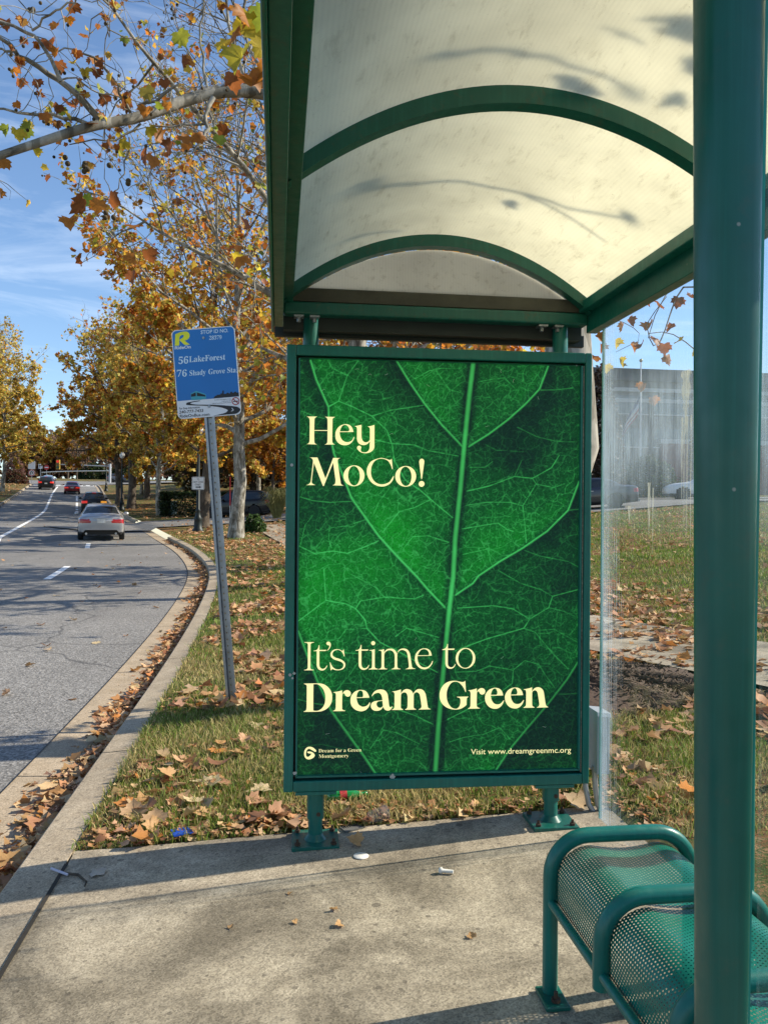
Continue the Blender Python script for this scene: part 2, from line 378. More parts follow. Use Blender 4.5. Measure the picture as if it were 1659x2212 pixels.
ASPH = asphalt('worn asphalt'); LAWN = grass_ground('lawn'); MULCH = plain('dark mulch', (0.075, 0.045, 0.027), 0.95, var=0.6, scale=50)
LEAF = leaf_mat('plane leaves', 0.55); DRYLEAF = leaf_mat('dry leaves', 0.22, 0.65); BARK = bark_mat('plane bark'); DARKBARK = bark_mat('dark bark', False)
GLASS = glass_mat('dirty shelter glass', dirt=0.85); GLASS2 = glass_mat('clear shelter glass', dirt=0.12)
CREAM = (0.80, 0.72, 0.34)

# ------------------------------------------------------------------ terrain
KP = np.array([(-0.2, -6), (-0.6, -3), (-1.05, 0), (-1.47, 3.06), (-1.96, 6.94), (-2.95, 13.2), (-4.18, 19.4), (-6.4, 26.5), (-9.1, 33.5), (-12.9, 43.5), (-17.2, 54), (-26.1, 76), (-41.4, 116), (-55, 150), (-95, 250), (-155, 400)])
RP = np.array([(-10, -.19), (0, -.19), (10, -.18), (20, -.10), (32, .12), (43, .40), (54, .72), (64, 1.07), (75, 1.75), (90, 2.75), (97, 3.26), (105, 3.9), (116, 4.65), (130, 5.5), (150, 6.5), (167, 7.3), (200, 9), (260, 11.5), (400, 14)])
def smooth_tab(x, v):
    xs = np.arange(-6, 400, 0.25); y = np.interp(xs, x, v)
    for wd in (6.0,):
        k = int(wd / 0.25); ker = np.hanning(2 * k + 1); ker /= ker.sum()
        yp = np.concatenate([y[0] + (np.arange(-k, 0)) * (y[1] - y[0]), y, y[-1] + np.arange(1, k + 1) * (y[-1] - y[-2])])
        y = np.convolve(yp, ker, 'valid')
    return xs, y
KX, KV = smooth_tab(KP[:, 1], KP[:, 0]); RX, RV = smooth_tab(RP[:, 0], RP[:, 1])
KD = np.gradient(KV, KX)
def Kx(y): return np.interp(y, KX, KV)
def Kd(y): return np.interp(y, KX, KD)
def Rz(y): return np.interp(y, RX, RV)
def YS(y, s):
    """point at distance s to the right of the kerb face line, measured from its point at y"""
    d = Kd(y); L = np.sqrt(1 + d * d); return Kx(y) + s / L, y - s * d / L
def sy_of(x, y):
    y0 = np.array(y, float)
    for _ in range(8):
        d = Kd(y0); L = np.sqrt(1 + d * d); t = ((x - Kx(y0)) * d + (y - y0)) / L; y0 = y0 + 0.8 * t / L
    d = Kd(y0); L = np.sqrt(1 + d * d); return ((x - Kx(y0)) - (y - y0) * d) / L, y0
def fslope(s):
    return np.where(s < 0, 0, np.where(s < 6, 0.04 * s, np.where(s < 24, 0.24 + 0.085 * (s - 6), 1.77 + 0.02 * (s - 24))))
LW = -9.2        # left kerb face
def lift(y0): return np.clip((128 - y0) / 14, 0, 1)
def Hs(s, y0):
    r = Rz(y0)
    right = r + 0.145 * lift(y0) + fslope(s) * np.clip((150 - y0) / 40, 0.15, 1)
    left = r + 0.145 * lift(y0) + np.clip((LW - s), 0, 40) * 0.015
    return np.where(s > 0, right, np.where(s < LW, left, r))
def H(x, y):
    s, y0 = sy_of(np.asarray(x, float), np.asarray(y, float)); return Hs(s, y0)
def Hf(x, y): return float(H(np.array([x]), np.array([y]))[0])

def ys_grid(ylist, slist, zfun):
    Yg, Sg = np.meshgrid(ylist, slist, indexing='ij'); X, Y = YS(Yg, Sg); Z = zfun(Sg, Yg)
    V = np.stack([X, Y, Z], -1).reshape(-1, 3); ny, ns = Yg.shape
    i = np.arange(ny - 1)[:, None] * ns + np.arange(ns - 1)[None, :]
    return V, np.stack([i, i + 1, i + ns + 1, i + ns], -1).reshape(-1, 4)
yfine = np.concatenate([np.arange(-6, 10, 0.2), np.arange(10, 40, 0.5), np.arange(40, 131, 1.0)])
yfar = np.concatenate([yfine, np.arange(134, 200, 4), np.arange(200, 400, 15)])
# asphalt
V, f = ys_grid(yfine, np.concatenate([[LW], np.arange(LW + .4, -0.46, 0.55), [-0.46]]), lambda s, y: Rz(y) + 0.0 * s)
tag(np_obj('road', V, [f], ASPH, smooth=True), kind='structure')
# gutter and kerb, both sides
def sweep(prof, ylist, name, m):
    V, f = [], []
    P = np.array(prof); n = len(P)
    for (ya, yb) in ylist:
        yy = np.concatenate([[ya], yfine[(yfine > ya) & (yfine < yb)], [yb]])
        Yg = np.repeat(yy[:, None], n, 1); X, Y = YS(Yg, np.repeat(P[None, :, 0], len(yy), 0)); Z = Rz(Yg) + P[None, :, 1]
        o = sum(len(a) for a in V); V.append(np.stack([X, Y, Z], -1).reshape(-1, 3))
        i = np.arange(len(yy) - 1)[:, None] * n + np.arange(n - 1)[None, :]
        f.append((np.stack([i, i + 1, i + n + 1, i + n], -1) + o).reshape(-1, 4))
        f.append(np.array([[o + k for k in range(n)][:4]]))
    return tag(np_obj(name, np.concatenate(V), f, m), kind='structure')
joint = [(-6, -1.2), (-1.185, 1.8), (1.815, 4.75), (4.765, 7.75), (7.765, 10.8), (10.815, 13.8), (13.815, 16.8), (16.815, 19.8), (19.815, 23), (23.02, 27), (27.02, 33.3)]
sweep([(-0.46, -0.01), (-0.46, 0.012), (-0.02, -0.004), (0.0, -0.004)], joint + [(33.32, 45), (45.02, 124)], 'gutter', PAN)
sweep([(0.0, -0.05), (0.004, 0.116), (0.02, 0.134), (0.20, 0.147), (0.205, 0.02)], joint + [(50.5, 124)], 'kerb', KERB)
sweep([(LW - .2, 0.02), (LW - .2, 0.150), (LW - .02, 0.142), (LW, 0.12), (LW, -0.05)], [(-6, 60), (60.03, 90), (90.03, 124)], 'kerb', KERB)
# black seam between asphalt and gutter
sweep([(-0.475, 0.006), (-0.457, 0.0155)], [(-6, 33.3)], 'asphalt_seam', plain('bitumen seam', (0.02, 0.02, 0.02), 0.7))
# lawns
sR = np.concatenate([np.arange(0.2, 4.5, 0.15), np.arange(4.6, 12, 0.5), np.arange(12, 40, 2.0), np.arange(40, 260, 20)])
A2 = Vector((-0.1317, 0.9913)); B2 = Vector((0.9913, 0.1317)); OX, OY = -0.452, 3.25
def vu(x, y):
    dx, dy = x - OX, y - OY; return dx * B2.x + dy * B2.y, dx * A2.x + dy * A2.y
def slab_z(v): return 0.045 * (v - 0.13)
def zlawn(s, y):
    X, Y = YS(y, s); z = Hs(s, y) + (fbm(X * 0.9, Y * 0.9, 3) - 0.5) * 0.10 * np.clip((s - 0.4) / 1.5, 0, 1)
    v, u = vu(X, Y); inside = (u < 0.20) & (v < 1.55) & (v > -1.6)
    near = np.clip((u - 0.2) / 1.2, 0, 1); z = np.where((v < 3) & (u < 1.4) & (u >= 0.0) & (s > .2), slab_z(v) * (1 - near) + z * near, z)
    return np.where(inside, slab_z(v) - 0.12, z)
V, f = ys_grid(yfar, sR, zlawn); tag(np_obj('lawn', V, [f], LAWN, smooth=True), kind='structure')
V, f = ys_grid(yfar, np.concatenate([np.arange(LW - 220, LW - 20, 20), np.arange(LW - 20, LW - 1, 1.0), [LW - .2]]), lambda s, y: Hs(s, y)); tag(np_obj('verge', V, [f], LAWN, smooth=True), kind='structure')
# far road bed, cross street and ground out to the horizon
V, f = ys_grid(np.concatenate([np.arange(124, 200, 4), np.arange(200, 400, 15)]), np.linspace(LW - .2, 0.2, 6), lambda s, y: Rz(y) - 0.03); tag(np_obj('far_ground', V, [f], LAWN), kind='structure')
V, f = ys_grid(np.arange(126, 163, 2.0), np.concatenate([np.linspace(-90, LW, 12), np.linspace(LW + 1, 0, 6), np.linspace(3, 90, 16)]), lambda s, y: Hs(s, y) + 0.06 + 0.02 * np.abs(s) * (s > 0)); tag(np_obj('cross_street', V, [f], ASPH, smooth=True), kind='structure')
tag(MB().add([(-1600, -60, -3), (1600, -60, -3), (1600, -6.0, -0.4), (-1600, -6.0, -0.4)], [(0, 1, 2, 3)]).add([(-1600, 395, 13), (1600, 395, 13), (1600, 2600, 13), (-1600, 2600, 13)], [(0, 1, 2, 3)]).build('far_field', LAWN), kind='structure')

def ribbon(pts, width, zoff, name, m, zfun=None, kind='structure', n=40, thick=None):
    P = np.array(pts, float); t = np.linspace(0, len(P) - 1, n); c = np.stack([np.interp(t, np.arange(len(P)), P[:, 0]), np.interp(t, np.arange(len(P)), P[:, 1])], -1)
    for _ in range(3): c[1:-1] = (c[:-2] + 2 * c[1:-1] + c[2:]) / 4
    d = np.gradient(c, axis=0); d /= np.linalg.norm(d, axis=1)[:, None]; nn = np.stack([d[:, 1], -d[:, 0]], -1)
    offs = np.linspace(-0.5, 0.5, 5) * width; Pp = c[:, None, :] + nn[:, None, :] * offs[None, :, None]
    Z = (zfun or (lambda x, y: H(x, y)))(Pp[..., 0], Pp[..., 1]) + zoff
    V = np.concatenate([Pp, Z[..., None]], -1).reshape(-1, 3); i = np.arange(n - 1)[:, None] * 5 + np.arange(4)[None, :]
    o = np_obj(name, V, [np.stack([i, i + 1, i + 6, i + 5], -1).reshape(-1, 4)], m); return tag(o, kind=kind) if kind else o
ribbon([(4.6, 3.8), (3.6, 5.6), (2.82, 7.1), (2.18, 8.33), (1.4, 10), (0.2, 14), (-1.5, 22), (-3.9, 32), (-6, 41)], 1.5, 0.045, 'sidewalk', CONC, n=90)
ribbon([(-16.0, 40.5), (-12.5, 44.0), (-8, 47.5), (0, 49.5), (30, 53)], 7.0, 0.06, 'side_street', ASPH, n=60)
ribbon([(1.0, 36.5), (8, 38.2), (14, 39.6), (60, 50)], 7.5, 0.07, 'parking_street', ASPH, n=40)
# painted road markings
def mark(s0y, wd, name='lane_line'):
    pts = np.array(s0y, float); t = np.linspace(0, len(pts) - 1, 6 * len(pts)); xs = np.interp(t, np.arange(len(pts)), pts[:, 0]); y2 = np.interp(t, np.arange(len(pts)), pts[:, 1])
    d = np.stack([np.gradient(xs), np.gradient(y2)], -1); d /= np.linalg.norm(d, axis=1)[:, None]; V = []
    for sgn in (-.5, .5):
        X = xs + d[:, 1] * sgn * wd; Y = y2 - d[:, 0] * sgn * wd; V.append(np.stack([X, Y, H(X, Y) * 0 + Rz(sy_of(X, Y)[1]) + 0.005], -1))
    n = len(xs); V = np.stack(V, 1).reshape(-1, 3); i = np.arange(n - 1) * 2
    return tag(np_obj(name, V, [np.stack([i, i + 1, i + 3, i + 2], -1)], WHITEP), kind='structure')
def off(s, ya, yb, n=12): return [tuple(float(q) for q in YS(np.array(y), np.array(s))) for y in np.linspace(ya, yb, n)]
SOL = [(-11.5, 22), (-13.4, 27.5), (-15.9, 33), (-19.6, 43), (-28.0, 66), (-38.7, 93), (-46.6, 114)]
mark(SOL, 0.20)
mark([(-7.25, 17.2), (-8.15, 20.6)], 0.16); mark([(-10.25, 27.6), (-11.2, 30.3)], 0.16)
for (ya, yb) in ((64, 66), (67.5, 69), (71, 79), (81, 92)):
    mark([(float(np.interp(y, [64, 92], [-24.6, -35.4])), y) for y in np.linspace(ya, yb, 6)], 0.2)
mark(off(LW + .3, 119.5, 119.5, 1) + off(-0.6, 119.5, 119.5, 1), 0.6, 'stop_line')
for k in range(9): mark(off(LW + .5 + k * 1.05, 121.5, 124.5, 2), 0.6, 'crossing_bar')

# ------------------------------------------------------------------ pavement slab
SLAB_FRONT = [at(161, 1838, 3.35), at(434, 1817, 3.40), at(780, 1793, 3.47), at(1155, 1764, 3.56), at(1300, 1750, 3.62)]
V = []; f = []
yy = np.concatenate([np.arange(-6, 3.2, 0.3)]); rows = []
for y in list(yy) + [3.33]:
    x0, y0 = YS(np.array(y), np.array(0.212)); rows.append((float(x0), float(y0)))
bx, by = rows[-1]
for (x, y) in rows:
    for k in range(12):
        t = k / 11; vx, ux = vu(x, y)
        v2 = vx * (1 - t) + 1.52 * t; front = 0.02 + 0.135 * 0
        u2 = ux
        px = OX + v2 * B2.x + u2 * A2.x; py = OY + v2 * B2.y + u2 * A2.y
        V.append((px, py, slab_z(v2) if t > 0.02 else Rz(y) + 0.149))
n = 12
sv = np.array(V); i = np.arange(len(rows) - 1)[:, None] * n + np.arange(n - 1)[None, :]
fq = np.stack([i, i + 1, i + n + 1, i + n], -1).reshape(-1, 4)
V2 = np.concatenate([sv, sv - np.array([0, 0, 0.14])]); o = len(sv); last = (len(rows) - 1) * n + np.arange(n)
edge = np.stack([last[:-1], last[1:], last[1:] + o, last[:-1] + o], -1); rt = np.arange(len(rows)) * n + n - 1
edge2 = np.stack([rt[:-1], rt[:-1] + o, rt[1:] + o, rt[1:]], -1)
tag(np_obj('pavement', V2, [fq, edge, edge2], CONC), kind='structure')
ribbon([(float(YS(np.array(y), np.array(.209))[0]), float(YS(np.array(y), np.array(.209))[1])) for y in np.linspace(-2, 3.2, 20)], 0.016, 0.1535, 'pavement_joint', plain('joint dirt', (0.03, 0.025, 0.018), 0.95), zfun=lambda x, y: Rz(y), n=40)
SLABF = vu(bx, by)[1]
def ground(x, y):
    v, u = vu(x, y)
    return slab_z(v) if (u < SLABF and -0.9 < v < 1.52) else float(zlawn(*[np.array([q]) for q in (lambda t: (float(t[0]), float(t[1])))(sy_of(np.array(x), np.array(y)))])[0])
def zl(x, y):
    s, y0 = sy_of(x, y); return zlawn(s, y0)

# ------------------------------------------------------------------ bus shelter (local frame: x across, y along, z up)
RZ = math.atan2(B2.y, B2.x)
sh = thing('bus_shelter', 'green framed bus shelter with a curved translucent cream roof over the pavement', 'bus shelter', (OX, OY, 0), RZ)
WID = 1.378; UB = -2.42
def vault(v, z0=2.285, rise=0.245, ins=0.05):
    t = (v - WID / 2) / (WID / 2 - ins); return z0 + rise * (1 - t * t)
ROOF = roof_mat('translucent roof sheet'); GABLE = roof_mat('gable sheet', (0.88, 0.85, 0.74), 0.85, 0.6)
for (u0, u1) in ((0.03, -1.165), (-1.175, -2.40)):
    nv = 36; V = []; F_ = []
    for k in range(2):
        for j in range(nv + 1):
            v = 0.045 + (WID - 0.09) * j / nv
            for uu in (u0, u1): V.append((v, uu, vault(v) + 0.028 + 0.012 * k))
    m_ = 2 * (nv + 1)
    for j in range(nv):
        a = 2 * j; F_.append((a, a + 1, a + 3, a + 2)); F_.append((a + m_, a + m_ + 2, a + m_ + 3, a + m_ + 1))
    o = MB(); o.v = V; o.f = F_; o.sm = [True] * len(F_); o.build('roof_panel', ROOF, sh)
for uu in (0.0, -1.17, -2.36):
    mb = MB(); nv = 40; P = []
    for j in range(nv + 1):
        v = 0.04 + (WID - 0.08) * j / nv; z = vault(v)
        P.append(((v, uu - 0.024, z - 0.022), (v, uu + 0.024, z - 0.022), (v, uu + 0.024, z + 0.026), (v, uu - 0.024, z + 0.026)))
    vs = [q for p in P for q in p]; fs = []
    for j in range(nv):
        for k in range(4): fs.append((4 * j + k, 4 * j + (k + 1) % 4, 4 * j + 4 + (k + 1) % 4, 4 * j + 4 + k))
    fs += [(0, 3, 2, 1), (4 * nv, 4 * nv + 1, 4 * nv + 2, 4 * nv + 3)]
    mb.add(vs, fs); mb.build('roof_rib', GREEN_OLD, sh)
    for v in (0.0,):
        pass
# side beams (eaves), with inner ledge
MB().box(-0.002, 0.036, UB, 0.06, 2.165, 2.315).box(0.036, 0.075, UB, 0.06, 2.262, 2.312).box(-0.012, -0.002, UB, 0.10, 2.150, 2.32).build('eaves_beam', GREEN_OLD, sh, bevel=0.003)
MB().box(WID - 0.034, WID + 0.012, UB, 0.05, 2.185, 2.315).box(WID - 0.075, WID - 0.034, UB, 0.05, 2.268, 2.312).build('eaves_beam', GREEN, sh, bevel=0.003)
# header over the poster panel, gable sheet, gutter behind it
MB().box(0.037, WID - 0.036, 0.028, 0.07, 2.268, 2.325).build('header_bar', HEADMAT, sh, bevel=0.003)
MB().box(0.037, WID - 0.036, 0.020, 0.085, 2.214, 2.266).build('header_tube', GREEN_OLD, sh, bevel=0.008)
MB().box(0.037, WID - 0.036, 0.10, 0.16, 2.165, 2.235).box(0.0, WID, 0.163, 0.19, 2.15, 2.20).build('header_gutter', plain('dark gutter', (0.02, 0.028, 0.024), 0.6), sh)
pts = [(0.06 + (WID - 0.12) * j / 24, vault(0.06 + (WID - 0.12) * j / 24) - 0.02) for j in range(25)]
MB().prism([(0.06, 2.29)] + pts + [(WID - 0.06, 2.29)], 0.036, 0.044).build('gable_panel', GABLE, sh)
for v in (0.10, 0.165, 1.145, 1.215):
    MB().box(v - 0.02, v + 0.02, 0.03, 0.075, 2.205, 2.213).lathe([(0.009, 2.188), (0.009, 2.206)], (v, 0.055, 0), sides=6, smooth=False).build('bracket', STEEL, sh)
# rear glass wall and its clamps
GL = MB().box(-0.004, 0.004, -2.26, 0, 0, 2.05).build('glass_pane', GLASS, sh, loc=(WID - 0.012, -0.095, 0.125))
MB().box(-0.0046, 0.0046, -0.010, 0.0, 0, 2.05).build('glass_edge', plain('glass edge', (0.25, 0.55, 0.48), 0.2), GL, loc=(0, 0.0105, 0))
DRIPM = NT('dried white drips'); DRIPM.base((.60, .59, .50)); DRIPM.rough(.9); q_ = DRIPM.n('ShaderNodeBsdfTranslucent'); q_.inputs['Color'].default_value = (.50, .50, .42, 1); r_ = DRIPM.n('ShaderNodeMixShader'); DRIPM.l(DRIPM.b.outputs[0], r_.inputs[1]); DRIPM.l(q_.outputs[0], r_.inputs[2]); t_ = DRIPM.n('ShaderNodeBsdfTransparent'); w_ = DRIPM.n('ShaderNodeMixShader'); DRIPM.l(DRIPM.ramp(DRIPM.noise(DRIPM.coord('Object', (1, 40, 6)), 3, 5, .7), [(.35, .05), (.62, .85)]), w_.inputs[0]); DRIPM.l(t_.outputs[0], w_.inputs[1]); DRIPM.l(r_.outputs[0], w_.inputs[2]); DRIPM.l(w_.outputs[0], DRIPM.out.inputs['Surface'])
def streak(u, z0, z1, wd, seed):
    r = random.Random(seed); n = 14; L = []; R = []
    for k in range(n + 1):
        t = k / n; wk = wd * (1 - 0.97 * t ** 1.3) * r.uniform(0.6, 1.2) + 0.0006; L.append((u - wk / 2, z0 + (z1 - z0) * t)); R.append((u + wk / 2, z0 + (z1 - z0) * t))
    P = L + R[::-1]; MB().add([(-0.0062, a, b) for a, b in P], [list(range(len(P)))]).build('dried_drip', DRIPM.m, GL)
for (u, z0, z1, wd) in ((-0.69, 1.755, 1.54, 0.062), (-0.665, 1.60, 1.30, 0.013), (-0.70, 1.60, 1.20, 0.010), (-0.725, 1.60, 1.16, 0.008), (-0.68, 1.58, 1.22, 0.007), (-0.43, 1.39, 1.20, 0.030), (-0.46, 1.37, 1.13, 0.009), (-0.264, 1.305, 1.235, 0.026)):
    streak(u, z0, z1, wd, int(u * 999))
# rear columns behind the bench
for (v, u) in ((WID - 0.045, -1.17), (WID - 0.045, -2.36)):
    c = MB().tube([(v, u, slab_z(v) + 0.012), (v, u, 2.19)], 0.033, 16).build('rear_column', GREEN, sh)
    MB().box(v - 0.09, v + 0.09, u - 0.09, u + 0.09, slab_z(v), slab_z(v) + 0.012).build('base_plate', GREEN_OLD, c)
# near end column: broad rounded face, tapering downwards, with a fin that clamps the end glass
cv, cu = 0.613, -2.281
def colsec(z):
    return 0.0262 + 0.0114 * (z - 0.72)
mb = MB(); ring = []; NS = 28
zs = [slab_z(cv), 0.3, 0.6, 0.9, 1.2, 1.5, 1.8, 2.0, 2.19]
for z in zs:
    a = colsec(z)
    for k in range(NS):
        th = 2 * PI * k / NS; c_, s_ = math.cos(th), math.sin(th)
        ring.append((cv + a * math.copysign(abs(c_) ** 0.62, c_), cu + 0.036 * math.copysign(abs(s_) ** 0.62, s_), z))
fs = [(i * NS + k, i * NS + (k + 1) % NS, (i + 1) * NS + (k + 1) % NS, (i + 1) * NS + k) for i in range(len(zs) - 1) for k in range(NS)]
mb.add(ring, fs, True); nc = mb.build('end_column', paint_green('column enamel darkened for shade', 0.25, (0.003, 0.095, 0.070)), sh)  # shade on the column is put into a darker copy of the green
fv = []
for z in zs: a = colsec(z); fv += [(cv + a * 0.8, cu - 0.012, z), (cv + a + 0.0085, cu - 0.012, z), (cv + a + 0.0085, cu + 0.012, z), (cv + a * 0.8, cu + 0.012, z)]
fs = [(4 * i + k, 4 * i + (k + 1) % 4, 4 * i + 4 + (k + 1) % 4, 4 * i + 4 + k) for i in range(len(zs) - 1) for k in range(4)]
MB().add(fv, fs).build('glass_clamp', paint_green('enamel brightened for sun', 0.1, (0.01, 0.24, 0.19)), nc)  # sunlight on this strip is put into a brighter copy of the green
MB().box(0, 0.71, -0.004, 0.004, 0, 2.0).build('end_glass', GLASS2, sh, loc=(cv + 0.054, cu, 0.15))
MB().box(0.036, WID - 0.034, -2.385, -2.335, 2.20, 2.262).build('end_header', GREEN, sh, bevel=0.005)

# ------------------------------------------------------------------ bench
bn = thing('bench', 'green bench of perforated metal with bent tube arm loops under the shelter', 'bench', (OX, OY, 0), RZ)
V0, V1, ZT = 0.795, 1.215, 0.482
def loop_path(zb, u, ze=None, back=0.30):
    P = [(V0, u, zb), (V0, u, ZT - 0.11)]
    for k in range(1, 9):
        a = PI / 2 * k / 8; P.append((V0 + 0.11 - 0.11 * math.cos(a), u, ZT - 0.11 + 0.11 * math.sin(a)))
    for k in range(0, 9):
        a = PI / 2 * k / 8; P.append((V1 - 0.11 + 0.11 * math.sin(a), u, ZT - 0.11 + 0.11 * math.cos(a)))
    P.append((V1, u, back)); return P
ub = [-1.10, -1.46, -1.82, -2.18]
for k, u in enumerate(ub):
    leg = k in (0, 3)
    zb = slab_z(V0) + 0.006 if leg else 0.265
    o = MB().tube(loop_path(zb, u, back=(slab_z(V1) + 0.01 if leg else 0.28)), 0.0215, 16).build('arm_loop', GREEN, bn)
    if leg:
        for (vv, sx) in ((V0, 1), (V1, -1)):
            z0 = slab_z(vv)
            pl_ = MB(); ptsr = [(vv - 0.035, u - 0.075), (vv + 0.035, u - 0.075), (vv + 0.035, u + 0.03), (vv - 0.035, u + 0.03)]
            pl_.add([(a, b, z0 + h) for h in (0, 0.014) for a, b in ptsr], [(3, 2, 1, 0), (4, 5, 6, 7), (0, 1, 5, 4), (1, 2, 6, 5), (2, 3, 7, 6), (3, 0, 4, 7)])
            fp = pl_.build('foot_plate', GREEN_OLD, o, bevel=0.004)
            MB().lathe([(0.013, z0 + 0.015), (0.013, z0 + 0.024), (0.006, z0 + 0.024), (0.006, z0 + 0.042)], (vv, u - 0.05, 0), sides=8, smooth=False).build('bolt', RUST, o)
MB().tube([(V0 - 0.002, ub[0] - 0.01, 0.30), (V0 - 0.002, ub[3] + 0.01, 0.30)], 0.0125, 12).build('front_rail', GREEN, bn)
MB().tube([(V1, ub[0] - 0.01, 0.30), (V1, ub[3] + 0.01, 0.30)], 0.0125, 12).build('back_rail', GREEN, bn)
prof = [(V0 + .014, 0.30), (V0 + 0.014, 0.36)]
for k in range(1, 11):
    a = PI / 2 * k / 10; prof.append((V0 + 0.014 + 0.10 - 0.10 * math.cos(a), 0.36 + 0.095 * math.sin(a)))
for k in range(1, 8): prof.append((V0 + .114 + (V1 - V0 - 0.228) * k / 8, 0.455 - 0.012 * math.sin(PI * k / 8)))
for k in range(0, 11):
    a = PI / 2 * k / 10; prof.append((V1 - 0.114 + 0.10 * math.sin(a), 0.36 + 0.095 * math.cos(a)))
prof.append((V1 - .014, 0.30))
PERF = perforated('perforated enamel')
for k in range(3):
    V = []; uv = []; L = 0; F_ = []
    for i, p in enumerate(prof):
        if i: L += math.hypot(p[0] - prof[i - 1][0], p[1] - prof[i - 1][1])
        for uu in (ub[k] - 0.004, ub[k + 1] + 0.004): V.append((p[0], uu, p[1])); uv.append((uu, L))
    i = np.arange(len(prof) - 1) * 2
    np_obj('seat', V, [np.stack([i, i + 1, i + 3, i + 2], -1)], PERF, bn, uv=uv, smooth=True)

# ------------------------------------------------------------------ flat artwork helpers
def parse(s):
    out = []
    for tok in s.split():
        c = tok.endswith('*'); a, b = tok.rstrip('*').split(','); out.append((float(a), float(b), c))
    return out
def outline(s, seg=5):
    """closed outline; points marked * are corners, the others are passed through smoothly"""
    P = parse(s); n = len(P); res = []
    def T(i):
        x, y, c = P[i]
        if c: return None
        a, b = P[i - 1], P[(i + 1) % n]; dx, dy = b[0] - a[0], b[1] - a[1]; L = math.hypot(dx, dy) or 1; return dx / L, dy / L
    for i in range(n):
        p, q = P[i], P[(i + 1) % n]; d = math.hypot(q[0] - p[0], q[1] - p[1]); t0, t1 = T(i), T((i + 1) % n)
        res.append((p[0], p[1]))
        if t0 is None and t1 is None: continue
        def hl(i): a, b, c = P[i - 1], P[i], P[(i + 1) % n]; return min(math.hypot(a[0] - b[0], a[1] - b[1]), math.hypot(c[0] - b[0], c[1] - b[1])) * 0.42
        h0 = min(hl(i), d * .36) if t0 else d / 3; h1 = min(hl((i + 1) % n), d * .36) if t1 else d / 3
        c0 = (p[0] + t0[0] * h0, p[1] + t0[1] * h0) if t0 else None; c1 = (q[0] - t1[0] * h1, q[1] - t1[1] * h1) if t1 else None
        if c0 is None: c0 = ((p[0] * 2 + c1[0]) / 3, (p[1] * 2 + c1[1]) / 3)
        if c1 is None: c1 = ((q[0] * 2 + c0[0]) / 3, (q[1] * 2 + c0[1]) / 3)
        for k in range(1, seg):
            t = k / seg; m = 1 - t
            res.append(tuple(m ** 3 * p[j] + 3 * m * m * t * c0[j] + 3 * m * t * t * c1[j] + t ** 3 * q[j] for j in (0, 1)))
    return res
def ell(cx, cy, rx, ry, n=40, rot=0.0):
    c, s = math.cos(rot), math.sin(rot)
    return [(cx + rx * math.cos(2 * PI * k / n) * c - ry * math.sin(2 * PI * k / n) * s, cy + rx * math.cos(2 * PI * k / n) * s + ry * math.sin(2 * PI * k / n) * c) for k in range(n)]
def fill(contours):
    """even-odd fill of a set of contours -> verts, tris"""
    vs = []; fs = []
    for c in contours:
        if sum(c[i - 1][0] * c[i][1] - c[i][0] * c[i - 1][1] for i in range(len(c))) < 0: c = c[::-1]
        o = len(vs); vs += [Vector((a, b)) for a, b in c]; fs.append(list(range(o, o + len(c))))
    r = delaunay_2d_cdt(vs, [], fs, 1, 1e-9)
    V, F_, of = r[0], r[2], r[5]; keep = [f for f, o in zip(F_, of) if len(o) % 2 == 1]
    return [(p.x, p.y) for p in V], keep
def homog(src, dst):
    A = []; b = []
    for (x, y), (u, v) in zip(src, dst):
        A.append([x, y, 1, 0, 0, 0, -u * x, -u * y]); b.append(u); A.append([0, 0, 0, x, y, 1, -v * x, -v * y]); b.append(v)
    h = np.linalg.solve(np.array(A, float), np.array(b, float))
    def f(x, y):
        d = h[6] * x + h[7] * y + 1; return (h[0] * x + h[1] * y + h[2]) / d, (h[3] * x + h[4] * y + h[5]) / d
    return f
def art(name, contours, mapf, depth, m, parent):
    """contours in picture units mapped by mapf to (s,z) on the sheet; lies at local y = depth"""
    V, Fc = fill([[mapf(*p) for p in c] for c in contours])
    mb = MB(); mb.add([(a, depth, b) for a, b in V], [tuple(f) for f in Fc]); o = mb.build(name, m, parent)
    return o
def serif(s):
    r = ''
    for ch in s:
        if 'A' <= ch <= 'Z': r += chr(0x1D400 + ord(ch) - 65)
        elif 'a' <= ch <= 'z': r += chr(0x1D41A + ord(ch) - 97)
        elif '0' <= ch <= '9': r += chr(0x1D7CE + ord(ch) - 48)
        else: r += ch
    return r
def lettering(s, p0, p1, cap, mapf, depth, m, parent, bold=0.0, flip=False, name='lettering', up=None):
    """text whose baseline runs from p0 to p1 (picture units, y down), capitals `cap` high"""
    c = bpy.data.curves.new('t', 'FONT'); c.body = s; c.offset = bold; c.resolution_u = 3
    o = bpy.data.objects.new('t', c); COL.objects.link(o); bpy.context.view_layer.update()
    me = bpy.data.meshes.new_from_object(o.evaluated_get(bpy.context.evaluated_depsgraph_get()))
    n = len(me.vertices); co = np.zeros(n * 3); me.vertices.foreach_get('co', co); co = co.reshape(-1, 3)
    fs = [tuple(p.vertices) for p in me.polygons]
    bpy.data.objects.remove(o); bpy.data.curves.remove(c); bpy.data.meshes.remove(me)
    x0, x1 = co[:, 0].min(), co[:, 0].max(); t = (co[:, 0] - x0) / (x1 - x0); h = co[:, 1] / 0.70 * cap
    dx, dy = p1[0] - p0[0], p1[1] - p0[1]
    px = p0[0] + dx * t; py = p0[1] + dy * t - h
    if up: px = px + h * up
    V = []
    for a, b in zip(px, py):
        q = mapf(a, b); V.append((q[0], depth, q[1]))
    mb = MB(); mb.add(V, fs); return mb.build(name, m, parent)

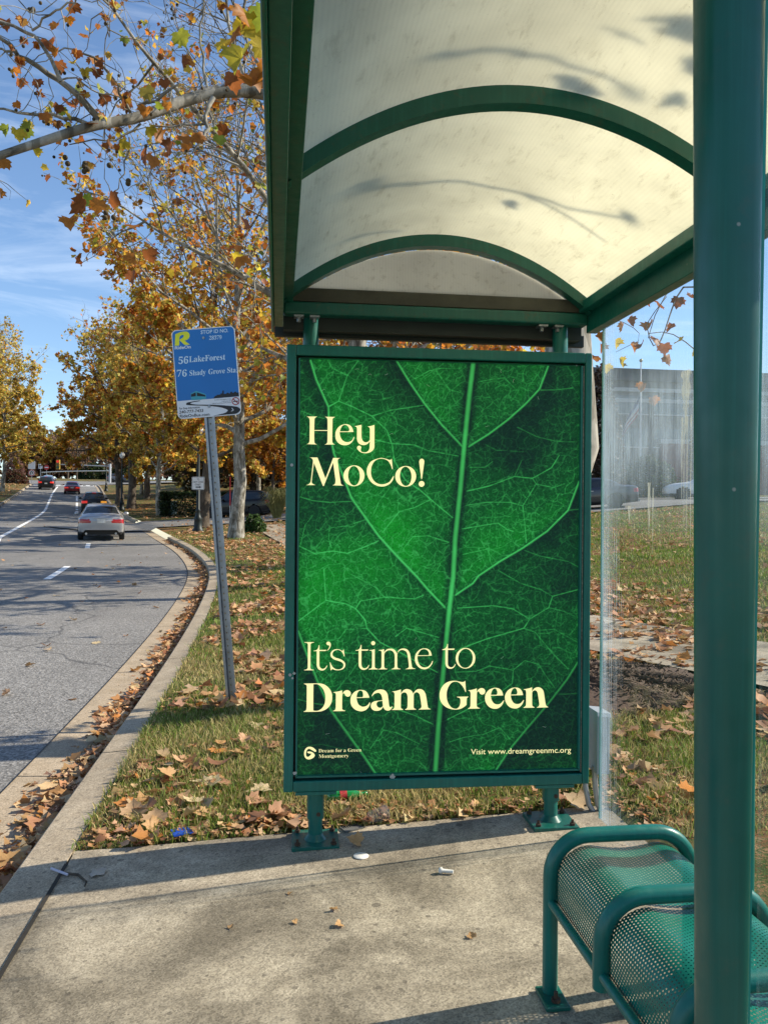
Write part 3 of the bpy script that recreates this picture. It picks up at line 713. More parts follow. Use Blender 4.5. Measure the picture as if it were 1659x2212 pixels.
# ------------------------------------------------------------------ poster panel
PLa = at(616, 1227, 3.32); PRa = at(1274, 1227, 3.457)
pe = Vector((PRa.x - PLa.x, PRa.y - PLa.y)).normalized(); pn = Vector((pe.y, -pe.x))
def pl(x, y):
    a, b = unproj(x, y); t = (pn.x * PLa.x + pn.y * PLa.y) / (pn.x * a + pn.y)
    X, Y = a * t, t; return ((X - PLa.x) * pe.x + (Y - PLa.y) * pe.y, CAMZ + b * t)
K_ = 1659 / 2000.0
def ps(x, y): return pl(x * K_, y * K_)          # from the photograph's own pixels
o4 = [pl(622, 742), pl(1280, 765), pl(1268, 1692), pl(610, 1712)]
SL = (o4[0][0] + o4[3][0]) / 2; SR = (o4[1][0] + o4[2][0]) / 2; ZB = (o4[2][1] + o4[3][1]) / 2; ZTp = (o4[0][1] + o4[1][1]) / 2
c4 = [(780.5, 928.4), (1509, 955), (1507.6, 2003), (775.6, 2020.2)]; q4 = [ps(*p) for p in c4]
s0 = (q4[0][0] + q4[3][0]) / 2; s1 = (q4[1][0] + q4[2][0]) / 2; z0 = (q4[2][1] + q4[3][1]) / 2; z1 = (q4[0][1] + q4[1][1]) / 2
pm = homog(c4, [(s0, z1), (s1, z1), (s1, z0), (s0, z0)])
print('panel', SL, SR, ZB, ZTp, 'poster', s0, s1, z0, z1)
pan = thing('advertising_panel', 'green framed advertising panel with a leaf poster at the end of the shelter', 'advertising panel', (PLa.x, PLa.y, 0), math.atan2(pe.y, pe.x))
fw = 0.040; D0, D1 = -0.012, 0.15
MB().box(SL, SL + fw, D0, D1, ZB + .0, ZTp).box(SR - fw * .75, SR, D0, D1, ZB, ZTp).box(SL + fw, SR - fw * .75, D0, D1, ZTp - 0.045, ZTp).box(SL + fw, SR - fw * .75, D0, D1, ZB, ZB + 0.045).build('outer_frame', GREEN, pan, bevel=0.005)
MB().box(SL + fw, SR - fw * .75, 0.03, 0.135, ZB + 0.045, ZTp - 0.045).build('backing', BLACK, pan)
dl, dr, db, dt = SL + fw + 0.009, SR - fw * .75 - 0.009, ZB + 0.045 + 0.012, ZTp - 0.045 - 0.010
dfm = MB(); g = 0.0012
for (a, b, c, d) in (((dl, dt), (dr, dt), (s1, z1), (s0, z1)), ((dl, db), (s0, z0), (s1, z0), (dr, db)), ((dl, db), (dl, dt), (s0, z1), (s0, z0)), ((dr, db), (s1, z0), (s1, z1), (dr, dt))):
    cx = (a[0] + b[0] + c[0] + d[0]) / 4; cz = (a[1] + b[1] + c[1] + d[1]) / 4
    P = [(x + (g if x < cx else -g) * (1 if abs(x - cx) > .1 else 0), z + (g if z < cz else -g) * (1 if abs(z - cz) > .1 else 0)) for x, z in (a, b, c, d)]
    dfm.prism(P, -0.006, 0.03)
df = dfm.build('door_frame', GREEN, pan)
br = MB()
for x in (SR - fw * .75 - 0.0045,): br.box(x - 0.002, x + 0.002, -0.004, 0.02, ZB + 0.05, ZTp - 0.055)
br.build('door_hinge', plain('worn hinge', (0.20, 0.19, 0.16), 0.5, 0.5, 0.6, 120), pan)
for zz in (ZB + 1.36, ZB + 0.49): MB().lathe([(0.0065, -0.019), (0.0065, -0.0125)], (SL + 0.024, 0, zz), axis='y', sides=12).build('lock_screw', STEEL, pan)
# poster raster -----------------------------------------------------------
nx, nz_ = 500, 716
gx, gz = np.meshgrid(np.linspace(s0 - .004, s1 + .004, nx), np.linspace(z0 - .004, z1 + .004, nz_), indexing='xy')
iv = homog([(s0, z1), (s1, z1), (s1, z0), (s0, z0)], c4); U, Vv = iv(gx, gz)         # picture units (2000 x 2667)
def r1(s): return [(740 + x / 2.0232, 880 + y / 2.0232) for x, y, c in parse(s)]
def r2(s): return [(740 + x / 2.0232, 1480 + y / 2.0232) for x, y, c in parse(s)]
veins = [(r1('995,128 975,300 950,560 930,800 905,1050 895,1254') + r2('872,250 845,550 820,850 805,1100'), 9.5, 1.0),
 (r1('590,115 660,230 740,345 830,455 940,570'), 4, .95), (r1('1390,150 1345,270 1270,350 1180,430 1080,505 975,570'), 4, .95),
 (r1('135,110 165,210 230,355 235,480 260,600 300,700 355,840 420,930 500,1040 600,1150 700,1254') + r2('760,110 850,205'), 4.4, 1.0),
 (r1('1556,760 1500,910 1390,1020 1260,1110 1140,1180 1030,1254') + r2('1000,80 910,140'), 4, 1.0),
 (r2('75,330 120,450 180,600 250,750 350,890 430,1000 490,1090'), 5, .75), (r2('1556,500 1500,590 1400,720 1290,850 1200,960 1125,1075'), 4.2, .75)]
for q, wd, st in [(r1('230,355 285,325 370,360 460,405 540,480 570,560 580,640 640,745 720,800 800,870 890,945'), 2.2, .8), (r1('285,325 330,190 390,110'), 1.8, .6), (r1('460,405 560,375 735,350'), 1.9, .7), (r1('330,190 250,150 225,105'), 1.6, .6),
 (r1('85,375 160,405 230,420'), 1.8, .6), (r1('85,830 150,850 240,860 360,855'), 2.2, .7), (r1('78,1090 160,1130 260,1118 335,1130 430,1095 500,1065'), 2.2, .8), (r1('240,995 235,1050 250,1100'), 1.5, .6), (r1('85,1090 110,980 150,930'), 1.5, .6), (r1('240,995 330,985 440,950'), 1.5, .6),
 (r1('480,530 560,550 690,560 760,590 920,620'), 1.9, .7), (r1('520,1020 610,910 690,890 770,850'), 1.8, .7), (r1('680,1045 760,1040 870,1075'), 1.9, .7), (r1('680,1045 630,1110'), 1.5, .6), (r1('560,780 500,860 470,930'), 1.4, .6), (r1('690,210 760,170 830,155'), 1.4, .5), (r1('800,170 870,270 930,285'), 1.5, .5), (r1('870,270 840,330'), 1.3, .5),
 (r1('1350,275 1430,275 1520,265'), 1.9, .6), (r1('965,805 1080,780 1215,730 1310,740 1410,685 1450,620'), 2.2, .8), (r1('1215,730 1255,640'), 1.6, .6), (r1('1310,740 1330,770 1420,790 1480,770'), 1.7, .6), (r1('980,680 1060,680 1100,650'), 1.5, .6), (r1('940,1005 1060,985 1130,975 1180,1010 1210,1020'), 1.9, .7), (r1('960,880 1070,865 1190,865 1260,885 1270,970 1280,1080'), 1.9, .7), (r1('1330,770 1260,885'), 1.7, .7), (r1('1500,910 1556,905'), 1.8, .6),
 (r1('945,1140 1040,1120 1080,1110 1090,1180 1110,1220'), 1.6, .6), (r1('1270,1120 1350,1150 1500,1180 1556,1210'), 1.9, .55), (r1('1060,560 1120,590 1200,595 1260,600'), 1.4, .5), (r1('1230,470 1330,520 1430,545 1530,550'), 1.7, .5), (r1('1020,230 1100,215 1160,210 1210,260'), 1.5, .5),
 (r2('210,0 222,165'), 1.9, .8), (r2('222,165 75,275'), 2.2, .8), (r2('222,165 330,185 380,210 430,270 440,315 510,390 590,430 680,480 815,550'), 2.3, .85), (r2('380,210 405,170 530,150 690,160 740,140'), 1.9, .8), (r2('330,320 440,315'), 1.5, .6), (r2('330,320 285,380 280,440 400,450'), 1.5, .6), (r2('590,360 650,315 820,365'), 1.9, .7), (r2('530,150 490,100 340,20'), 1.5, .6),
 (r2('75,690 150,710 210,720'), 2.2, .6), (r2('560,730 700,780 790,825'), 2.2, .7), (r2('460,955 530,855 600,870 720,930'), 1.9, .55), (r2('600,1070 610,1020 680,1020 760,1070'), 1.5, .4), (r2('200,740 350,560 390,500'), 1.6, .5), (r2('480,640 520,560 600,520'), 1.6, .5),
 (r2('920,210 1110,198 1210,215 1300,270 1400,210 1420,150 1556,115'), 2.2, .75), (r2('910,435 1070,375 1270,318 1300,270'), 2.2, .85), (r2('1270,318 1330,340 1420,450 1505,535'), 1.8, .6), (r2('1420,150 1360,115 1250,80 1130,10'), 1.8, .6), (r2('905,550 1020,545 1090,518 1215,540 1275,490 1350,510 1380,560 1435,635'), 1.8, .65), (r2('1215,540 1210,610 1130,670 1020,725 870,800'), 2.2, .7), (r2('880,920 960,895 1060,880 1145,845 1200,905'), 1.8, .55), (r2('1400,210 1480,230 1556,265'), 1.6, .5), (r2('1460,670 1556,665'), 1.8, .5), (r2('1330,330 1430,325 1556,395'), 1.4, .5), (r2('80,945 200,930 330,960 400,955'), 1.6, .35), (r2('1200,780 1260,830 '), 1.4, .4)]:
    veins.append((q, wd, st))
def segdist(P, Q):
    dx, dy = Q[0] - P[0], Q[1] - P[1]; L2 = dx * dx + dy * dy or 1
    t = np.clip(((U - P[0]) * dx + (Vv - P[1]) * dy) / L2, 0, 1); ex, ey = U - (P[0] + t * dx), Vv - (P[1] + t * dy)
    return np.sqrt(ex * ex + ey * ey), ex
vein_amt = np.zeros_like(U); halo = np.zeros_like(U); glow = np.zeros_like(U)
wob = (fbm(U / 9, Vv / 9, 5, 2) - .5) * 2.4
for k, (q, wd, st) in enumerate(veins):
    big = k < 7; dmin = np.full(U.shape, 1e9); sd = np.zeros_like(U)
    xs = [p[0] for p in q]; ys = [p[1] for p in q]; mg = 90 if big else 12
    for a, b in zip(q[:-1], q[1:]):
        d, ex = segdist(a, b); m_ = d < dmin; dmin = np.where(m_, d, dmin); sd = np.where(m_, ex, sd)
    dd = dmin if big else np.abs(dmin + wob * .6)
    vein_amt = np.maximum(vein_amt, st * np.clip(1.35 - dd / (wd * .60), 0, 1) ** (0.8 if big else 1.2))
    if k == 0: halo = np.maximum(halo, np.clip(1 - np.abs(dmin - 9) / 16, 0, 1) * .95)
    elif big: halo = np.maximum(halo, np.clip(1 - np.abs(dmin - 6) / 12, 0, 1) * 0.45); halo = np.maximum(halo, np.where((sd > 0) if k in (1, 3, 5) else (sd < 0), 0, 1) * np.exp(-dmin / 36) * .95)
    if big and k: glow = np.maximum(glow, np.where((sd > 0) if k in (1, 3, 5) else (sd < 0), 1, 0) * np.exp(-np.maximum(dmin - 8, 0) / 60))
# fine network: worley edges at two sizes
def worley(scale, seed):
    rng = np.random.default_rng(seed); x = U / scale + fbm(U / scale, Vv / scale, seed, 2) * .9; y = Vv / scale + fbm(U / scale + 9, Vv / scale, seed + 1, 2) * .9
    xi = np.floor(x).astype(int); yi = np.floor(y).astype(int); f1 = np.full(U.shape, 9.); f2 = np.full(U.shape, 9.)
    jx = rng.random((512, 512)); jy = rng.random((512, 512))
    for a in (-1, 0, 1):
        for b in (-1, 0, 1):
            cx, cy = xi + a, yi + b; px = cx + jx[cx % 512, cy % 512]; py = cy + jy[cx % 512, cy % 512]; d = np.hypot(x - px, y - py)
            f2 = np.where(d < f1, f1, np.minimum(f2, d)); f1 = np.minimum(f1, d)
    return f2 - f1
w1 = np.clip(1 - worley(46, 3) / .045, 0, 1); w2 = np.clip(1 - worley(21, 8) / .11, 0, 1) * (fbm(U / 10, Vv / 10, 21, 2) > .46); w3 = np.clip((fbm(U / 3.2, Vv / 3.2, 31, 2) - .56) * 6, 0, 1)
tone = 0.45 + 0.26 * (fbm(U / 95, Vv / 70, 13, 3) - .5) + .22 * (fbm(U / 14, Vv / 14, 19, 3) - .5)
for cx, cy, r, a in ((1000, 1410, 130, .75), (1010, 1120, 120, .25), (820, 1480, 90, .45), (850, 1560, 110, .45), (870, 1090, 110, .2), (1060, 1590, 120, .25), (1290, 1430, 110, .25), (1340, 1350, 120, .1), (1180, 980, 90, .1), (1450, 1130, 160, -.45), (1480, 1500, 110, -.55), (1470, 1920, 150, -.6), (820, 1940, 120, -.55), (1130, 1900, 140, -.25), (1000, 990, 60, -.35), (830, 1350, 70, -.35), (1440, 1780, 110, -.3), (960, 1850, 140, -.15), (1300, 1760, 140, -.15), (800, 1200, 70, -.2), (1330, 1190, 90, -.35)):
    tone = tone + .62 * a * np.exp(-(((U - cx) / r) ** 2 + ((Vv - cy) / r) ** 2))
tone = np.clip((tone - .06) * 1.05 + .30 * glow - .52 * halo, 0, 1.15)
C0 = np.array([.006, .032, .024]); C1 = np.array([.006, .11, .026]); C2 = np.array([.008, .33, .026]); CV = np.array([.085, .75, .17])
t_ = tone[..., None]; colp = np.where(t_ < .5, C0 + (C1 - C0) * (t_ / .5), C1 + (C2 - C1) * np.clip((t_ - .5) / .6, 0, 1))
fine = (0.62 * w1 + .62 * w2 + .24 * w3) * np.clip(.12 + 1.15 * tone, 0, 1); colp = colp * (1 - .5 * np.clip((fbm(U / 2.2, Vv / 2.2, 77, 2) - .5) * 3, 0, 1))[..., None]; colp = colp + (CV * .75 - colp) * np.clip(fine, 0, .8)[..., None]
dim = np.clip(1 - .5 * np.exp(-(((U - 1500) / 160) ** 2 + ((Vv - 1950) / 200) ** 2)) - .35 * np.exp(-(((U - 790) / 120) ** 2 + ((Vv - 1980) / 150) ** 2)), .3, 1)
colp = colp + (CV * (0.25 + .75 * np.clip(tone + .35, 0, 1))[..., None] - colp) * (np.clip(vein_amt, 0, 1) * dim)[..., None]
V = np.stack([gx, np.full_like(gx, 0.012), gz], -1).reshape(-1, 3); i = np.arange(nz_ - 1)[:, None] * nx + np.arange(nx - 1)[None, :]
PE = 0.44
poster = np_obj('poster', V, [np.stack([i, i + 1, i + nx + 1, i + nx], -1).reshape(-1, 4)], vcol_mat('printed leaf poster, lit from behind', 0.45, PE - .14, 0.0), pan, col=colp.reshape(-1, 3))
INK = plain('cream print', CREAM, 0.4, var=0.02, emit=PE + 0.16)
def rg(x0, y0, sc): return lambda a, b: pm(x0 + a / sc, y0 + b / sc)
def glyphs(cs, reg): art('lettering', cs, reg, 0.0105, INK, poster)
R_ = rg(780, 1060, 4.879)
glyphs([outline('85,98* 222,100* 190,120 184,160 182,272* 352,274* 352,160 345,122 316,103* 452,107* 420,125 415,160 412,400 420,440 450,458* 314,458* 345,440 351,400 352,284* 182,280* 183,400 190,438 220,456* 82,450* 112,438 123,400 125,160 115,118')], R_)
glyphs([outline('683,300* 665,245 630,210 575,200 505,225 460,285 452,345 465,405 510,452 575,468 640,450 680,405 695,365* 688,362* 665,405 630,425 590,428 545,405 515,355 507,300*'), outline('510,290* 525,245 550,215 578,210 610,225 628,260 628,280 615,291*')], R_)
glyphs([outline('693,227* 735,220 785,209* 785,340 795,400 830,432 870,425 893,400* 893,270 885,245 860,232* 905,225 950,212* 950,490 935,530 890,562 830,572 770,555 735,520 730,495 745,478 768,478 783,495 778,520 785,550 830,560 868,545 888,510 893,420* 860,455 815,468 765,455 735,420 728,375 728,265 722,240')], R_)
glyphs([outline('123,620* 225,622* 328,890* 425,628* 520,632* 490,645 483,680 520,930 530,965 562,983* 415,978* 445,965 455,940 455,900 425,690* 307,985* 296,985* 180,690* 152,920 158,950 200,973* 75,973* 115,960 140,925 168,670 155,635')], R_)
glyphs([ell(692, 858, 134, 133), ell(692, 858, 75, 124, rot=-.05)], R_)
glyphs([outline('1172,642* 1185,775* 1177,778* 1155,715 1115,665 1040,643 965,665 920,730 908,810 920,880 970,945 1050,970 1135,945 1172,900 1193,865* 1200,870* 1185,920 1140,970 1060,998 970,980 895,920 855,820 870,735 920,670 1030,634 1100,645 1135,658 1158,658')], R_)
glyphs([ell(1351, 870, 133, 132), ell(1351, 870, 74, 123, rot=-.05)], R_)
glyphs([outline('1522,680 1535,655 1552,647 1575,655 1586,680 1580,740 1558,905* 1549,905* 1528,740'), ell(1554, 968, 37, 37, 20)], R_)
R_ = rg(780, 1660, 9.217)
glyphs([outline('128,100* 358,100* 358,112* 300,125 278,150 274,190 272,680 275,730 300,760 352,768* 352,782* 122,782* 122,770* 180,758 205,730 210,680 212,190 205,145 180,118 128,112*')], R_)
glyphs([outline('470,180* 489,176* 489,290* 657,290* 643,317* 489,317* 489,640 507,710 560,747 620,733 655,690 668,666* 684,672* 655,730 615,772 555,790 480,767 440,715 426,640 426,319* 352,319* 352,307* 410,297 450,260 466,215')], R_)
glyphs([outline('655,135 670,105 705,93 745,110 765,160 755,215 720,275 675,313* 668,303* 705,265 728,215 725,185 690,175 662,155')], R_)
glyphs([outline('1078,273* 1098,448* 1083,450* 1060,385 1015,325 960,295 915,292 850,315 808,370 815,430 870,475 950,500 1040,540 1100,595 1117,650 1100,715 1040,765 940,785 870,778 815,757 795,759 775,785* 763,785* 742,592* 755,592* 785,660 830,720 890,756 960,763 1030,740 1068,690 1065,630 1020,585 930,550 840,520 775,465 757,405 775,340 830,292 910,273 980,285 1025,308 1050,313')], R_)
R_ = rg(920, 1660, 7.541)
TT = '160,143* 175,140* 175,232* 312,232* 300,256* 175,256* 175,520 191,580 232,605 280,593 310,555 317,540* 329,545* 310,590 280,619 225,637 165,618 129,570 121,510 121,256* 60,256* 60,246* 110,238 140,210 157,165'
glyphs([outline(TT)], R_)
glyphs([outline('330,256* 330,247* 390,240 438,226* 438,550 445,590 465,607 498,614* 498,627* 320,629* 320,619* 360,610 380,590 386,550 386,300 380,265 365,258'), ell(406, 109, 40, 40, 20)], R_)
glyphs([outline('515,254* 515,246* 575,240 622,226* 622,300* 650,255 690,228 745,219 810,232 855,275 880,320* 905,260 945,228 1000,217 1065,230 1110,275 1137,340 1167,545 1177,585 1200,605 1238,611* 1238,620* 1048,627* 1048,619* 1085,610 1110,585 1113,550 1090,370 1063,285 1010,251 960,247 910,275 885,320 882,370 882,550 889,590 910,610 948,616* 948,625* 770,627* 770,619* 805,610 828,590 833,550 833,370 815,300 775,261 725,250 675,266 635,305 625,350 624,550 630,590 650,610 686,616* 686,626* 508,628* 508,621* 545,612 567,590 573,550 573,300 568,270 550,258')], R_)
glyphs([outline('1563,361* 1282,368* 1281,420 1300,500 1350,570 1410,593 1475,585 1530,545 1560,495 1572,465* 1585,468* 1570,525 1520,590 1470,620 1410,630 1330,605 1265,540 1232,450 1240,350 1280,280 1350,228 1420,216 1490,230 1540,280'), outline('1285,353* 1310,300 1350,250 1405,231 1460,245 1500,290 1510,335 1498,350 1480,352*')], R_)
R_ = rg(1140, 1660, 13.825)
glyphs([outline('380,245* 405,240* 405,409* 650,409* 630,456* 405,456* 405,940 430,1040 510,1085 580,1075 640,1020 668,966* 687,972* 660,1040 600,1112 500,1140 390,1107 335,1020 318,930 318,458* 203,458* 203,434* 285,415 345,360 375,290')], R_)
glyphs([ell(1043, 762, 354, 374, 56), ell(1043, 765, 263, 346, 56, rot=.06)], R_)
R_ = rg(780, 1770, 8.295)
glyphs([outline('108,80* 400,78 520,92 630,160 705,270 722,390 700,510 630,610 520,675 400,694 105,697* 105,685* 145,670 165,620 168,400 168,150 155,110 108,92*'), outline('313,97* 400,97 470,140 530,215 570,330 573,420 555,530 500,620 420,670 350,675 318,668 311,640 311,300')], R_)
RR = '748,270* 850,255 938,232* 940,322* 965,270 1005,237 1055,228 1105,250 1127,300 1110,350 1060,370 1015,350 995,315 975,297 955,305 940,345 938,600 948,650 1008,672* 1008,683* 742,685* 742,675* 785,655 800,610 803,350 798,305 780,285 748,280*'
glyphs([outline(RR)], R_)
glyphs([outline('1530,393* 1253,400* 1260,450 1290,530 1350,580 1410,590 1480,565 1520,520 1535,495* 1547,500* 1535,560 1480,640 1410,680 1330,688 1220,650 1140,560 1120,450 1140,350 1210,265 1290,230 1350,223 1440,245 1500,310'), outline('1253,383* 1265,310 1300,250 1345,238 1380,260 1395,320 1392,365 1375,383*')], R_)
R_ = rg(960, 1770, 9.217)
glyphs([outline('97,400* 130,330 190,270 270,243 330,240 410,262 465,320 490,400 520,630 535,665 560,672 580,660 588,645* 600,650* 580,700 540,740 480,752 420,730 385,680 378,650* 350,700 300,740 220,757 140,740 90,690 80,630 100,565 170,525 260,510 357,500* 345,420 320,360 275,325 230,322 165,345 120,390 110,405*'), outline('358,515* 370,635* 340,670 295,683 245,660 215,605 225,555 265,525')], R_)
glyphs([outline('590,290* 700,272 800,240* 805,345* 840,285 890,245 950,233 1020,250 1070,290 1103,350* 1140,285 1190,245 1250,233 1320,250 1370,300 1405,380 1448,640 1465,690 1520,715* 1520,725* 1232,730* 1232,720* 1280,700 1300,660 1298,620 1268,420 1245,350 1205,315 1165,312 1130,335 1112,375 1110,640 1118,690 1170,718* 1170,730* 905,735* 905,722* 945,700 963,650 965,430 950,360 920,320 880,313 840,325 805,370 800,650 810,695 858,722* 858,735* 588,738* 588,728* 630,705 648,660 650,370 645,330 625,305 590,298*')], R_)
R_ = rg(1130, 1760, 9.217)
glyphs([outline('785,128* 803,400* 790,402* 750,310 690,225 620,168 545,150 460,175 395,250 350,360 338,470 350,590 395,700 460,775 530,803 590,800 640,755 665,690 672,640 670,590 655,550 588,525* 588,514* 862,512* 862,522* 830,550 820,600 818,715* 760,760 680,805 560,825 420,805 290,740 200,630 168,490 190,350 250,245 340,170 460,133 560,132 640,148 700,160 750,155')], R_)
glyphs([outline('860,360* 970,345 1062,313* 1065,408* 1095,350 1140,318 1190,308 1245,335 1267,385 1245,445 1190,465 1145,445 1120,400 1100,388 1080,400 1066,435 1063,700 1075,760 1140,790* 1140,802* 855,806* 855,795* 895,775 913,725 915,440 905,395 885,375 860,370*')], R_)
R_ = rg(1290, 1760, 10.369)
EO = '790,543* 458,548* 465,610 500,700 560,765 640,785 720,765 775,710 803,672* 815,678* 795,745 740,830 660,890 560,905 430,865 335,755 300,625 320,505 390,405 490,350 580,335 680,355 750,420 780,490'; EH = '460,527* 475,450 515,375 565,353 605,375 632,440 632,495 610,525*'
sh_ = lambda L, dx, dy: [(a + dx, b + dy) for a, b in L]
glyphs([outline(EO), outline(EH)], R_); glyphs([sh_(outline(EO), -539, 6), sh_(outline(EH), -539, 6)], R_)
glyphs([outline('805,385* 920,365 1035,333* 1035,448* 1070,385 1125,345 1190,330 1260,345 1320,395 1352,470 1400,770 1420,830 1470,865* 1470,878* 1165,885* 1165,873* 1210,850 1232,800 1230,760 1195,540 1175,460 1140,420 1100,415 1060,435 1037,480 1037,780 1050,840 1100,870* 1100,885* 803,888* 803,875* 850,850 872,800 875,500 868,430 845,402 805,395*')], R_)
R_ = rg(785, 1930, 9.48)
o = art('emblem', [outline('388,255 375,275 350,275 290,240 230,208 190,205 150,245 133,320 140,380 170,402 210,390 250,350 268,322* 225,318 175,305 163,285 180,270 240,270 310,300 350,355 340,395 300,435 220,465 150,455 100,400 85,310 105,225 160,165 235,150 310,175 370,225')], R_, 0.0105, INK, poster)
lettering(serif('Dream for a Green'), (447, 296), (1508, 275), 90, R_, 0.0105, INK, poster, bold=-0.012); lettering(serif('Montgomery'), (450, 432), (1195, 415), 90, R_, 0.0105, INK, poster, bold=-0.012)
R_ = rg(780, 1900, 2.183)
lettering('Visit www.dreamgreenmc.org', (985, 147), (1555, 138), 31, R_, 0.0105, INK, poster)
# scratches and dust specks on the glass of the poster
SCM = plain('pale scratches', (.5, .55, .5), .8); rs = random.Random(4)
for (x, y) in ((960, 975), (925, 960), (1003, 975), (1340, 985), (1402, 1030), (1024, 1130), (1305, 1715), (1424, 1895), (848, 1915), (938, 2012), (1120, 1005), (1265, 1110), (1080, 1668), (1305, 960), (846, 1012)):
    p = [ps(x, y)]; a = rs.uniform(0, 6.28)
    for k in range(5): a += rs.uniform(-.9, .9); p.append((p[-1][0] + .0035 * math.cos(a), p[-1][1] + .0035 * math.sin(a)))
    MB().tube([(q[0], 0.0098, q[1]) for q in p], 0.0005, 4, smooth=False).build('scratch', SCM, poster)
CHM = plain('bare primer', (.34, .36, .34), .8)
for (x, y, r) in ((768, 2012, .012), (1022, 2022, .014), (766, 1752, .008), (762, 1765, .006), (1500, 952, .004)):
    a, b = ps(x, y); n_ = 9; MB().add([(a + r * rs.uniform(.5, 1) * math.cos(6.283 * k / n_), -0.0128 if x < 780 else -0.0068, b + r * rs.uniform(.5, 1) * math.sin(6.283 * k / n_)) for k in range(n_)], [list(range(n_))]).build('paint_chip', CHM, pan)
# posts
for (x, yb_, xt) in ((682, 1834, 672), (1197, 1791, 1218)):
    sb = pl(x, 1750)[0]; st_ = pl(xt, 720)[0]; dy = 0.05
    wx = PLa.x + pe.x * sb - pe.y * 0 + dy * -pe.y; wy = PLa.y + pe.y * sb + dy * pe.x
    zg = slab_z(vu(wx, wy)[0])
    po = MB().tube([(sb, dy, zg + .012), (sb, dy, ZB + .01)], 0.030, 18).build('post', GREEN, pan)
    MB().tube([(sb, dy, zg + .10), (sb, dy, ZB - .012)], 0.0365, 18).build('sleeve', GREEN, po)
    MB().box(sb - 0.085, sb + 0.085, dy - .06, dy + .06, ZB - 0.014, ZB - .001).build('mounting_plate', GREEN, po)
    MB().lathe([(0.048, zg + .012), (0.034, zg + .03), (0.030, zg + .035)], (sb, dy, 0), sides=18).build('weld_collar', GREEN_OLD, po)
    MB().box(sb - 0.098, sb + 0.098, dy - .095, dy + .095, zg - .01, zg + .012).build('base_plate', GREEN_OLD, po, bevel=0.002)
    for (a, b) in ((-.075, -.07), (.075, -.07), (-.075, .07), (.075, .07)):
        MB().lathe([(.012, zg + .012), (.012, zg + .022), (.006, zg + .022), (.006, zg + .036)], (sb + a, dy + b, 0), sides=6, smooth=False).build('bolt', RUST, po)
    MB().lathe([(.009, -.0375 + dy), (.009, -.0355 + dy)], (sb + .012, 0, zg + .125), axis='y', sides=12).build('bolt', RUST, po)
    MB().tube([(st_, dy, ZTp - .01), (st_, dy, 2.214)], 0.0335, 18).build('post', GREEN, pan)
# electrical box and conduits at the back of the panel
eb = thing('electrical_box', 'small grey metal electrical box behind the right edge of the poster panel', 'electrical box', at(1293, 1600, 3.62), RZ)
MB().box(-.032, .028, -.06, .06, -.135, .125).build('box_body', GREY, eb, bevel=.003)
MB().add([(-.034, -.068, .125), (.031, -.068, .118), (.031, .062, .118), (-.034, .062, .125), (-.034, -.06, .145), (.03, -.06, .138), (.03, .06, .138), (-.034, .06, .145)], [(0, 3, 2, 1), (4, 5, 6, 7), (0, 1, 5, 4), (1, 2, 6, 5), (2, 3, 7, 6), (3, 0, 4, 7)]).build('box_lid', GREY, eb, bevel=.002)
c0_ = at(1284, 1665, 3.6)
for k, dx in enumerate((0.0, -0.045)):
    P = [at(1284 + dx * 480, 1655, 3.60 + .02 * k), at(1286 + dx * 480, 1700, 3.6 + .02 * k), at(1291 + dx * 430, 1738, 3.6), at(1305 + dx * 380, 1765, 3.61), at(1330 + dx * 250, 1786, 3.62), at(1352 + dx * 150, 1794, 3.62)]
    t = tag(MB().tube(P, .0125, 12).build('conduit', STEEL), 'grey steel conduit curving down from the electrical box into the ground' if k == 0 else 'second steel conduit running behind the panel edge beside the first conduit', 'conduit')

# ------------------------------------------------------------------ bus stop sign
bp = Vector((at(500, 1520, 5.85).x, 5.85, ground(at(500, 1520, 5.85).x, 5.85)))
bs = thing('bus_stop_sign', 'blue and white bus stop sign on a leaning perforated steel post beside the kerb', 'bus stop sign', bp); TILT = math.radians(-4.9)
bs.rotation_euler = (0, TILT, 0)
Minv = (Matrix.Translation(bp) @ Matrix.Rotation(TILT, 4, 'Y')).inverted()
def sg(x, y):
    q = Minv @ at(x, y, 5.85); return (q.x, q.z)
cor = [(369.9, 715.3), (505.7, 701.6), (522, 894.7), (385.4, 905.7)]; qq = [sg(*p) for p in cor]
sw = (qq[1][0] - qq[0][0] + qq[2][0] - qq[3][0]) / 2; shh = (qq[0][1] - qq[3][1] + qq[1][1] - qq[2][1]) / 2; mcx = sum(p[0] for p in qq) / 4; mcz = sum(p[1] for p in qq) / 4
x0_, x1_, zb_, zt_ = mcx - sw / 2, mcx + sw / 2, mcz - shh / 2, mcz + shh / 2
zc = [(165, 270), (1210, 165), (1335, 1650), (285, 1735)]; sm = homog(zc, [(x0_, zt_), (x1_, zt_), (x1_, zb_), (x0_, zb_)])
def rr(x0, x1, z0, z1, r, n=6):
    P = []
    for cx, cz, a0 in ((x1 - r, z1 - r, 0), (x0 + r, z1 - r, PI / 2), (x0 + r, z0 + r, PI), (x1 - r, z0 + r, 1.5 * PI)):
        for k in range(n + 1): a = a0 + PI / 2 * k / n; P.append((cx + r * math.cos(a), cz + r * math.sin(a)))
    return P
SW = plain('sign white', (.80, .80, .80), .5, var=.05); SB = plain('sign blue', (.004, .17, .50), .4, var=.06, scale=3); SK = plain('sign black', (.012, .012, .013), .5); SY = plain('sign yellow', (.85, .82, .02), .45); SC = plain('sign pale blue', (.70, .85, .92), .5, var=.05); SR_ = plain('sign red', (.42, .02, .02), .5); STL = plain('print teal', (.05, .35, .42), .5)
fcm = MB(); fcm.prism(rr(x0_, x1_, zb_, zt_, .035), -.003, 0.0); face = fcm.build('sign_face', SW, bs)
